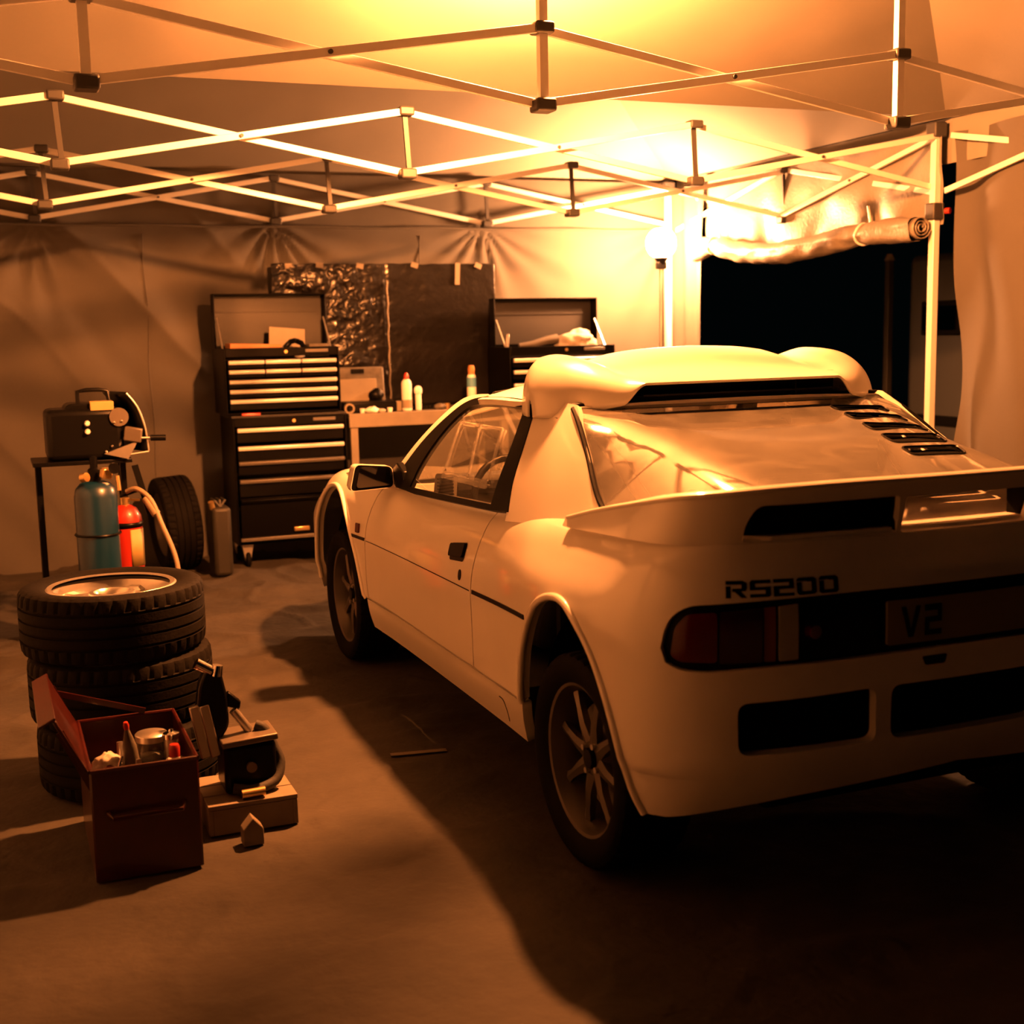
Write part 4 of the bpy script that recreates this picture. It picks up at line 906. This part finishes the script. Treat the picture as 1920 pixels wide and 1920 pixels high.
# --- loose wheels: one leaning at the wall, three in a stack
worn_me = None
def loose_tyre(root, loc, rot):
    global worn_me
    if worn_me is None: o = tyre_mesh('tyre', .300, .205, .108).build('tyre', 'worn_tyre', root, ang=.5, world=False); worn_me = o.data
    else: o = bpy.data.objects.new('tyre', worn_me); col.objects.link(o); o.parent = root
    o.location = loc; o.rotation_euler = rot; return o
lt = thing('leaning_tyre', 'single dark tyre leaning upright against the back wall', 'tyre', (-1.20, 5.17, .0))
o = loose_tyre(lt, (0, 0, .305), (0, -.06, .10))
MB().lathe([(.20, -.085), (.207, -.09), (.185, -.05), (.18, .05), (.207, .09), (.20, .085)], n=40, axis='x').build('rim', 'machine_grey', o, world=False)
def stacked(i, z, dx, dy, label, rot, rim=True):
    r = thing('stacked_wheel', label, 'wheel', (-1.905+dx, 1.29+dy, z), 'wheels in the stack')
    t = loose_tyre(r, (0, 0, .111), (0, PI/2, rot))
    rm = MB(); rm.lathe([(.190, -.098), (.206, -.102), (.213, -.096), (.211, -.088), (.197, -.080), (.188, -.05), (.185, .04), (.197, .08), (.212, .095), (.203, .09)], n=56, axis='x')
    rm.lathe([(.052, -.070), (.060, -.078), (.074, -.076), (.078, -.06), (.074, -.02), (.050, -.02), (.048, -.05)], n=32, axis='x', closed=True)
    rr = rm.build('rim', 'alloy', r, world=False, ang=.6); rr.location = (0, 0, .111); rr.rotation_euler = (0, PI/2, rot)
    for k in range(5):
        a = 2*PI*k/5; e1 = Vector((0, math.cos(a), math.sin(a))); e2 = Vector((0, -math.sin(a), math.cos(a))); ps_ = []
        for rad_, w_, x0, x1 in ((.066, .034, -.072, -.03), (.11, .026, -.064, -.028), (.16, .026, -.056, -.03), (.195, .040, -.06, -.03)):
            ps_ += [e1*rad_+e2*w_+Vector((x0+.010, 0, 0)), e1*rad_+e2*w_*.5+Vector((x0, 0, 0)), e1*rad_-e2*w_*.5+Vector((x0, 0, 0)), e1*rad_-e2*w_+Vector((x0+.010, 0, 0)), e1*rad_-e2*w_*.9+Vector((x1, 0, 0)), e1*rad_+e2*w_*.9+Vector((x1, 0, 0))]
        MB().add(ps_, [(q*6+j, q*6+(j+1) % 6, q*6+6+(j+1) % 6, q*6+6+j) for q in range(3) for j in range(6)]+[(5, 4, 3, 2, 1, 0), tuple(range(18, 24))]).build('spoke', 'alloy', rr, world=False, ang=.5)
    return r
stacked(0, .003, .03, -.02, 'bottom wheel of the three stacked by the red toolbox', .3)
stacked(1, .229, .015, .0, 'middle wheel of the three stacked by the red toolbox', 1.1)
stacked(2, .455, 0, 0, 'top wheel of the stack, its silver alloy rim facing up', 2.0)

# --- welding cart behind the wheels: machine on a stand, gas bottles below
cy0 = 3.55
wc = thing('machine_stand', 'black steel stand carrying the dark workshop machine', 'stand', (-1.82, cy0, 0))
MB().box((-1.84, cy0, .885), (.46, .34, .02)).build('shelf', 'machine_black', wc, bev=.003)
for sx in (-2.04, -1.64):
    for sy in (.02, .15): MB().bar((sx, cy0+sy, .0), (sx, cy0+sy, .876), .028).build('leg', 'machine_black', wc)
MB().bar((-1.60, cy0-.16, .86), (-1.545, cy0-.18, .62), .022, .03).build('brace', 'machine_black', wc)
MB().box((-1.84, cy0+.085, .06), (.44, .16, .02)).build('base_tray', 'machine_black', wc, bev=.003)
mc = thing('workshop_machine', 'black workshop machine with top carry handle, curved guard and side crank', 'machine', (-1.84, cy0, .895))
MB().box((-1.82, cy0-.02, 1.02), (.36, .28, .25)).build('housing', 'machine_black', mc, bev=.03, seg=3)
MB().prism(rpoly([(-.14, 0), (.13, 0), (.16, .06), (.10, .11), (-.10, .11)], .03), .22, (-1.80, cy0+.09, 1.06), (1, 0, 0), (0, 0, 1)).build('upper_cover', 'machine_black', mc, bev=.006)
MB().box((-1.735, cy0-.10, 1.145), (.11, .10, .065)).build('tin_box', 'label_yellow', mc, bev=.004)
hn = MB(); hn.tube([(-1.84, cy0-.06, 1.16), (-1.84, cy0-.06, 1.225), (-1.80, cy0-.06, 1.232), (-1.74, cy0-.06, 1.232), (-1.70, cy0-.06, 1.225), (-1.69, cy0-.06, 1.15)], .011, 10); hn.build('carry_handle', 'machine_black', mc)
gd = MB(); gp = smooth([(-1.62, 1.215), (-1.575, 1.15), (-1.545, 1.06), (-1.535, .99), (-1.53, .925)], 6)
for (x, z) in gp: gd.v += [(x, cy0-.17, z), (x-.085, cy0+.08, z)]
gd.f = [(2*i, 2*i+2, 2*i+3, 2*i+1) for i in range(len(gp)-1)]
gd.build('curved_guard', 'machine_black', mc, solid=.016, ang=2)
MB().tube([(x, cy0-.175, z) for x, z in gp]+[(-1.62, cy0-.175, .915)], .005, 8).build('guard_rim', 'steel', mc)
MB().cyl((-1.66, cy0-.15, 1.10), (-1.66, cy0-.17, 1.10), .045, n=24).build('dial', 'machine_grey', mc)
MB().bar((-1.64, cy0-.17, 1.02), (-1.56, cy0-.19, 1.005), .035, .07).build('crank_bracket', 'machine_grey', mc, bev=.006)
MB().cyl((-1.57, cy0-.19, .995), (-1.50, cy0-.19, .992), .006, n=10).build('crank_arm', 'steel', mc)
MB().cyl((-1.52, cy0-.19, .993), (-1.448, cy0-.19, .990), .015, n=14).build('crank_grip', 'trim_black', mc)
for zz in (1.075, 1.035): MB().lathe([(0, -.02), (.010, -.018), (.014, 0), (.010, .012)], (-1.81, cy0-.165, zz), 14, 'y').build('indicator_lamp', 'white_plastic', mc)
for (xx, zz) in ((-1.685, 1.075), (-1.65, 1.08), (-1.70, .96), (-1.73, .935)): MB().lathe([(0, -.012), (.006, -.01), (.007, 0)], (xx, cy0-.165, zz), 10, 'y').build('screw', 'chrome', mc)
MB().prism([(-.08, 0), (.08, .055), (.03, -.03)], .02, (-1.66, cy0-.17, .925), (1, 0, 0), (0, 0, 1)).build('chute', 'steel', mc)
# teal gas cylinder with brass valve
gy = 3.28
gc = thing('gas_cylinder', 'tall teal gas cylinder with brass regulator left of the red extinguisher', 'gas cylinder', (-1.80, gy, .0))
MB().lathe([(0, .002), (.095, .004), (.10, .02), (.10, .73), (.092, .77), (.07, .795), (.045, .805), (0, .806)], (-1.80, gy, 0), 36).build('bottle', 'teal_enamel', gc, ang=.8)
MB().lathe([(.03, .80), (.03, .86), (.018, .87), (.018, .92), (0, .925)], (-1.80, gy, 0), 20).build('valve', 'trim_black', gc)
MB().box((-1.75, gy-.06, .845), (.05, .04, .05), (.2, .1, .4)).build('regulator', 'brass', gc, bev=.006)
MB().lathe([(0, -.014), (.026, -.014), (.026, .010), (0, .010)], (-1.715, gy-.09, .87), 20, 'y').build('gauge', 'chrome', gc)
MB().cyl((-1.70, gy-.06, .83), (-1.695, gy-.07, .76), .010, n=10).build('outlet', 'brass', gc)
MB().cyl((-1.86, gy-.07, .83), (-1.84, gy-.09, .835), .022, n=16).build('gauge', 'brass', gc)
MB().tube([(-1.80+.104*math.cos(a), gy+.104*math.sin(a), .55) for a in [k*2*PI/24 for k in range(25)]], .006, 6).build('strap', 'trim_black', gc)
# red extinguisher
fe = thing('fire_extinguisher', 'red fire extinguisher with a yellow label beside the teal cylinder', 'fire extinguisher', (-1.655, 3.42, .0))
ex, ey = -1.655, 3.42
MB().lathe([(0, .10), (.07, .10), (.078, .11), (.078, .575), (.074, .61), (.055, .645), (.03, .662), (0, .665)], (ex, ey, 0), 32).build('bottle', 'red_plastic', fe, ang=.8)
MB().lathe([(.0795, .555), (.0795, .580)], (ex, ey, 0), 32).build('band', 'trim_black', fe, solid=.004)
lb = MB(); lb.v = []; 
for k in range(13):
    a = -1.45+k*.12; lb.v += [(ex+.0795*math.cos(a), ey+.0795*math.sin(a), .36), (ex+.0795*math.cos(a), ey+.0795*math.sin(a), .545)]
lb.f = [(2*k, 2*k+2, 2*k+3, 2*k+1) for k in range(12)]; lb.build('label_sticker', 'label_yellow', fe, solid=.001)
MB().lathe([(0, .0), (.085, .0), (.085, .10), (.0, .104)], (ex, ey, 0), 28).build('stand_ring', 'trim_black', fe)
MB().lathe([(.022, .66), (.022, .70), (.0, .705)], (ex, ey, 0), 16).build('valve_head', 'brass', fe)
MB().bar((ex-.02, ey, .705), (ex+.075, ey-.02, .735), .022, .012).build('lever', 'trim_black', fe); MB().bar((ex-.02, ey, .69), (ex+.07, ey-.02, .685), .022, .010).build('lever', 'brass', fe)
MB().tube(smooth3([(-1.645, 3.40, .73), (-1.60, 3.36, .745), (-1.54, 3.32, .69), (-1.50, 3.27, .57), (-1.46, 3.23, .45), (-1.445, 3.20, .36), (-1.45, 3.18, .25)], 6), .012, 10).build('hose', 'hose_tan', fe)
MB().cyl((-1.565, 3.34, .70), (-1.52, 3.30, .62), .018, .022, 14).build('hose_clip', 'hose_tan', fe)

# --- red toolbox in the foreground with its lid folded to the left
tx0, tx1, ty0, ty1, tz = -2.06, -1.775, .40, .90, .32
tb = thing('red_toolbox', 'open red metal toolbox full of tools in the left foreground', 'toolbox', ((tx0+tx1)/2, (ty0+ty1)/2, 0))
def wallb(a, b, z0, z1, t=.006):
    m = MB(); a, b = Vector(a), Vector(b); mid = (a+b)/2; L = (b-a).length; ang = math.atan2(b.y-a.y, b.x-a.x)
    m.box((mid.x, mid.y, (z0+z1)/2), (L, t, z1-z0), (0, 0, ang)); return m
for a, b in (((tx0, ty0, 0), (tx1, ty0, 0)), ((tx1, ty0, 0), (tx1, ty1, 0)), ((tx1, ty1, 0), (tx0, ty1, 0)), ((tx0, ty1, 0), (tx0, ty0, 0))):
    s_ = wallb(a, b, .004, tz).build('side_panel', 'red_enamel', tb, bev=.002)
    MB().tube([(a[0], a[1], tz), (b[0], b[1], tz)], .006, 8).build('rolled_rim', 'red_enamel', s_)
MB().box(((tx0+tx1)/2, (ty0+ty1)/2, .05), (tx1-tx0-.01, ty1-ty0-.01, .006)).build('floor_plate', 'red_enamel', tb)
MB().box(((tx0+tx1)/2, (ty0+ty1)/2, .19), (tx1-tx0-.012, ty1-ty0-.012, .006)).build('tray', 'red_enamel', tb)
ld = MB(); ld.box((tx0-.045, .65, tz+.075), (.010, ty1-ty0, .17), (0, -.45, 0)); ld.box((tx0-.10, .65, tz+.15), (.05, ty1-ty0, .008), (0, -.45, 0)); ld.build('lid', 'red_enamel', tb, bev=.002)
for yy in (ty0+.01, ty1-.01): MB().bar((tx0+.01, yy, tz-.06), (tx0-.07, yy, tz+.12), .006, .022).build('hinge_arm', 'red_enamel', tb)
MB().bar((tx0-.06, ty1-.005, tz+.10), (-1.86, ty1-.005, tz+.01), .006, .018).build('hinge_arm', 'red_enamel', tb)
for yy in (.52, .78): MB().box((tx1+.008, yy, tz-.07), (.010, .05, .07)).build('catch', 'steel', tb, bev=.003)
MB().tube([(tx0+.04, ty0-.006, .20), (tx0+.05, ty0-.03, .19), (tx1-.05, ty0-.03, .19), (tx1-.04, ty0-.006, .20)], .007, 8).build('carry_handle', 'red_enamel', tb)
TZ = .196
def can_thing(name, label, cat, x, y, parts, rot=None):
    r = thing(name, label, cat, (x, y, TZ))
    for nm, prof, m in parts:
        o = MB().lathe(prof, (0, 0, 0), 24).build(nm, m, r, world=False, ang=.8)
    if rot: r.rotation_euler = rot
    return r
can_thing('aerosol_can', 'aerosol can with a red cap in the right of the red toolbox', 'aerosol', -1.825, .49, [('body', [(0, 0), (.033, .002), (.035, .01), (.035, .075), (.033, .085), (.024, .102), (.018, .108)], 'chrome'), ('shoulder_ring', [(.033, .086), (.036, .088), (.033, .092)], 'steel'), ('cap', [(.015, .106), (.016, .135), (.012, .143), (0, .144)], 'red_plastic')])
can_thing('glue_tube', 'upright pointed tube with a red tip in the red toolbox', 'tube', -1.925, .62, [('body', [(0, 0), (.022, .002), (.024, .02), (.020, .12), (.010, .16), (.006, .175)], 'grey_case'), ('tip', [(.007, .173), (.009, .185), (.006, .196), (0, .198)], 'red_plastic')], (.12, -.1, 0))
can_thing('glass_jar', 'clear glass jar with a metal lid at the back of the red toolbox', 'jar', -1.865, .70, [('glass', [(0, 0), (.045, .002), (.05, .015), (.05, .085), (.044, .10)], 'jar_glass'), ('lid', [(.047, .10), (.048, .118), (.044, .122), (0, .122)], 'steel'), ('contents', [(0, .004), (.044, .006), (.045, .05), (0, .055)], 'cabin_grey')])
can_thing('film_pot', 'small dark pot standing before the glass jar in the red toolbox', 'pot', -1.895, .54, [('body', [(0, 0), (.018, .002), (.019, .008), (.019, .07), (.016, .078)], 'machine_grey'), ('lid', [(.02, .076), (.02, .092), (0, .093)], 'trim_black')])
can_thing('rivet_tin', 'shiny tin in the back right corner of the red toolbox', 'tin', -1.812, .66, [('body', [(0, 0), (.022, .002), (.023, .01), (.023, .11)], 'steel'), ('lid', [(.024, .11), (.024, .125), (.008, .13), (.006, .137), (0, .138)], 'chrome')])
sd = thing('screwdriver', 'screwdriver with orange handle lying at the front of the red toolbox', 'screwdriver', (-1.985, .50, TZ))
MB().tube([(-2.0, .49, TZ+.015), (-1.985, .53, TZ+.05), (-1.98, .545, TZ+.063)], [.012, .014, .010], 12).build('handle', 'amber_lens', sd); MB().tube([(-1.98, .545, TZ+.063), (-1.962, .575, TZ+.10)], .004, 8).build('shaft', 'chrome', sd)
sp_ = thing('spanner', 'bright chrome spanner standing at the left front of the red toolbox', 'spanner', (-2.01, .46, TZ))
MB().bar((-2.01, .455, TZ), (-2.005, .47, TZ+.085), .016, .006).build('shank', 'chrome', sp_); MB().lathe([(.010, -.004), (.018, -.004), (.018, .004), (.010, .004)], (-2.004, .472, TZ+.095), 18, 'y', True).build('ring', 'chrome', sp_)
pl_ = thing('pliers', 'pliers with pale grips leaning in the middle of the red toolbox', 'pliers', (-1.925, .46, TZ))
for k in (-1, 1): MB().tube([(-1.925+k*.022, .44, TZ+.005), (-1.925+k*.016, .455, TZ+.04), (-1.925+k*.004, .47, TZ+.075)], [.007, .008, .006], 10).build('grip', 'hose_tan', pl_)
MB().prism([(-.014, 0), (.014, 0), (.006, .045), (-.006, .045)], .010, (-1.925, .475, TZ+.072), (1, 0, 0), (0, .2, .98)).build('jaws', 'steel', pl_)
single(MB().blob((-2.00, .62, TZ+.062), (.045, .05, .035), 12, .35, 7, 4).build('paper_towel', 'rag', ang=3), 'crumpled pale paper towel in the left of the red toolbox', 'paper towel')
bxs = MB().box((-2.00, .62, TZ+.02), (.10, .14, .04)); single(bxs.build('socket_box', 'trim_black', bev=.004), 'black socket box under the paper towel in the red toolbox', 'box')
single(MB().tube([(-1.955, .70, TZ+.01), (-1.955, .72, TZ+.10)], [.012, .009], 12).build('marker_pen', 'steel'), 'upright metal marker pen beside the glass jar', 'pen')
# --- pump unit with clamp head on a pale box
px_, py_ = -1.60, .74
cr = thing('wooden_crate', 'pale low wooden crate under the black pump unit', 'crate', (px_+.01, py_, 0))
for i in range(3): MB().box((px_+.01, py_-.095+.095*i, .088), (.27, .088, .014)).build('plank', 'pale_wood', cr, bev=.002)
for i in (-1, 1):
    MB().box((px_+.01+i*.127, py_, .041), (.014, .28, .078)).build('end_board', 'pale_wood', cr, bev=.002)
    MB().box((px_+.01, py_+i*.134, .041), (.24, .012, .078)).build('side_board', 'pale_wood', cr, bev=.002)
pu = thing('pump_unit', 'black hydraulic pump unit with upright chrome-tipped clamp head and looped hose', 'pump', (px_, py_, .096))
MB().box((px_+.02, py_, .175), (.16, .15, .155)).build('motor_housing', 'machine_black', pu, bev=.015, seg=3)
MB().box((px_+.02, py_-.01, .262), (.17, .15, .02), (0, -.06, 0)).build('top_plate', 'machine_grey', pu, bev=.004)
MB().cyl((px_+.02, py_-.074, .18), (px_+.02, py_-.088, .18), .016, n=16).build('dial', 'machine_grey', pu)
MB().prism(rpoly([(-.075, .25), (-.02, .25), (.015, .30), (.012, .40), (-.002, .475), (-.045, .49), (-.07, .44), (-.085, .33)], .02), .05, (px_-.045, py_+.025, 0), (1, 0, 0), (0, 0, 1)).build('clamp_body', 'machine_black', pu, bev=.008)
MB().cyl((px_-.12, py_-.01, .505), (px_-.075, py_-.01, .475), .017, n=16).build('chrome_tip', 'chrome', pu)
MB().cyl((px_-.062, py_-.01, .46), (px_-.055, py_-.01, .492), .020, .016, 16).build('chrome_tip', 'chrome', pu)
MB().prism([(0, 0), (.045, -.015), (.05, .01), (.012, .045)], .03, (px_-.04, py_+.015, .36), (1, 0, 0), (0, 0, 1)).build('trigger', 'machine_black', pu, bev=.005)
MB().cyl((px_-.015, py_-.01, .345), (px_+.03, py_-.01, .275), .014, n=14).build('piston_rod', 'steel', pu)
for dx in (-.135, -.105): MB().bar((px_+dx, py_-.02, .375), (px_+dx+.03, py_-.02, .21), .022, .03).build('frame_rail', 'steel', pu, bev=.004)
MB().tube(smooth3([(px_+.05, py_-.01, .29), (px_+.075, py_-.02, .275), (px_+.10, py_-.03, .22), (px_+.115, py_-.045, .17), (px_+.09, py_-.075, .125), (px_+.02, py_-.10, .115), (px_-.04, py_-.095, .125)], 6), .016, 12).build('hose', 'black_rubber', pu)
MB().cyl((px_-.02, py_-.12, .112), (px_+.05, py_-.12, .114), .014, n=14).build('hose_union', 'brass', pu)
hs2 = thing('pointed_block', 'small pale pointed block standing at the front of the pump', 'block', (px_-.015, .50, 0))
MB().prism([(-.03, 0), (.03, 0), (.03, .05), (0, .085), (-.03, .05)], .05, (px_-.015, .53, .002), (1, 0, 0), (0, 0, 1)).build('block', 'pale_wood', hs2, bev=.003)
# --- tape stripe on the groundsheet
single(MB().box((-.92, 1.06, .006), (.20, .028, .003), (0, 0, -.17)).build('floor_tape', 'tape', bev=.001), 'strip of pale tape stuck on the floor in the car shadow', 'tape')
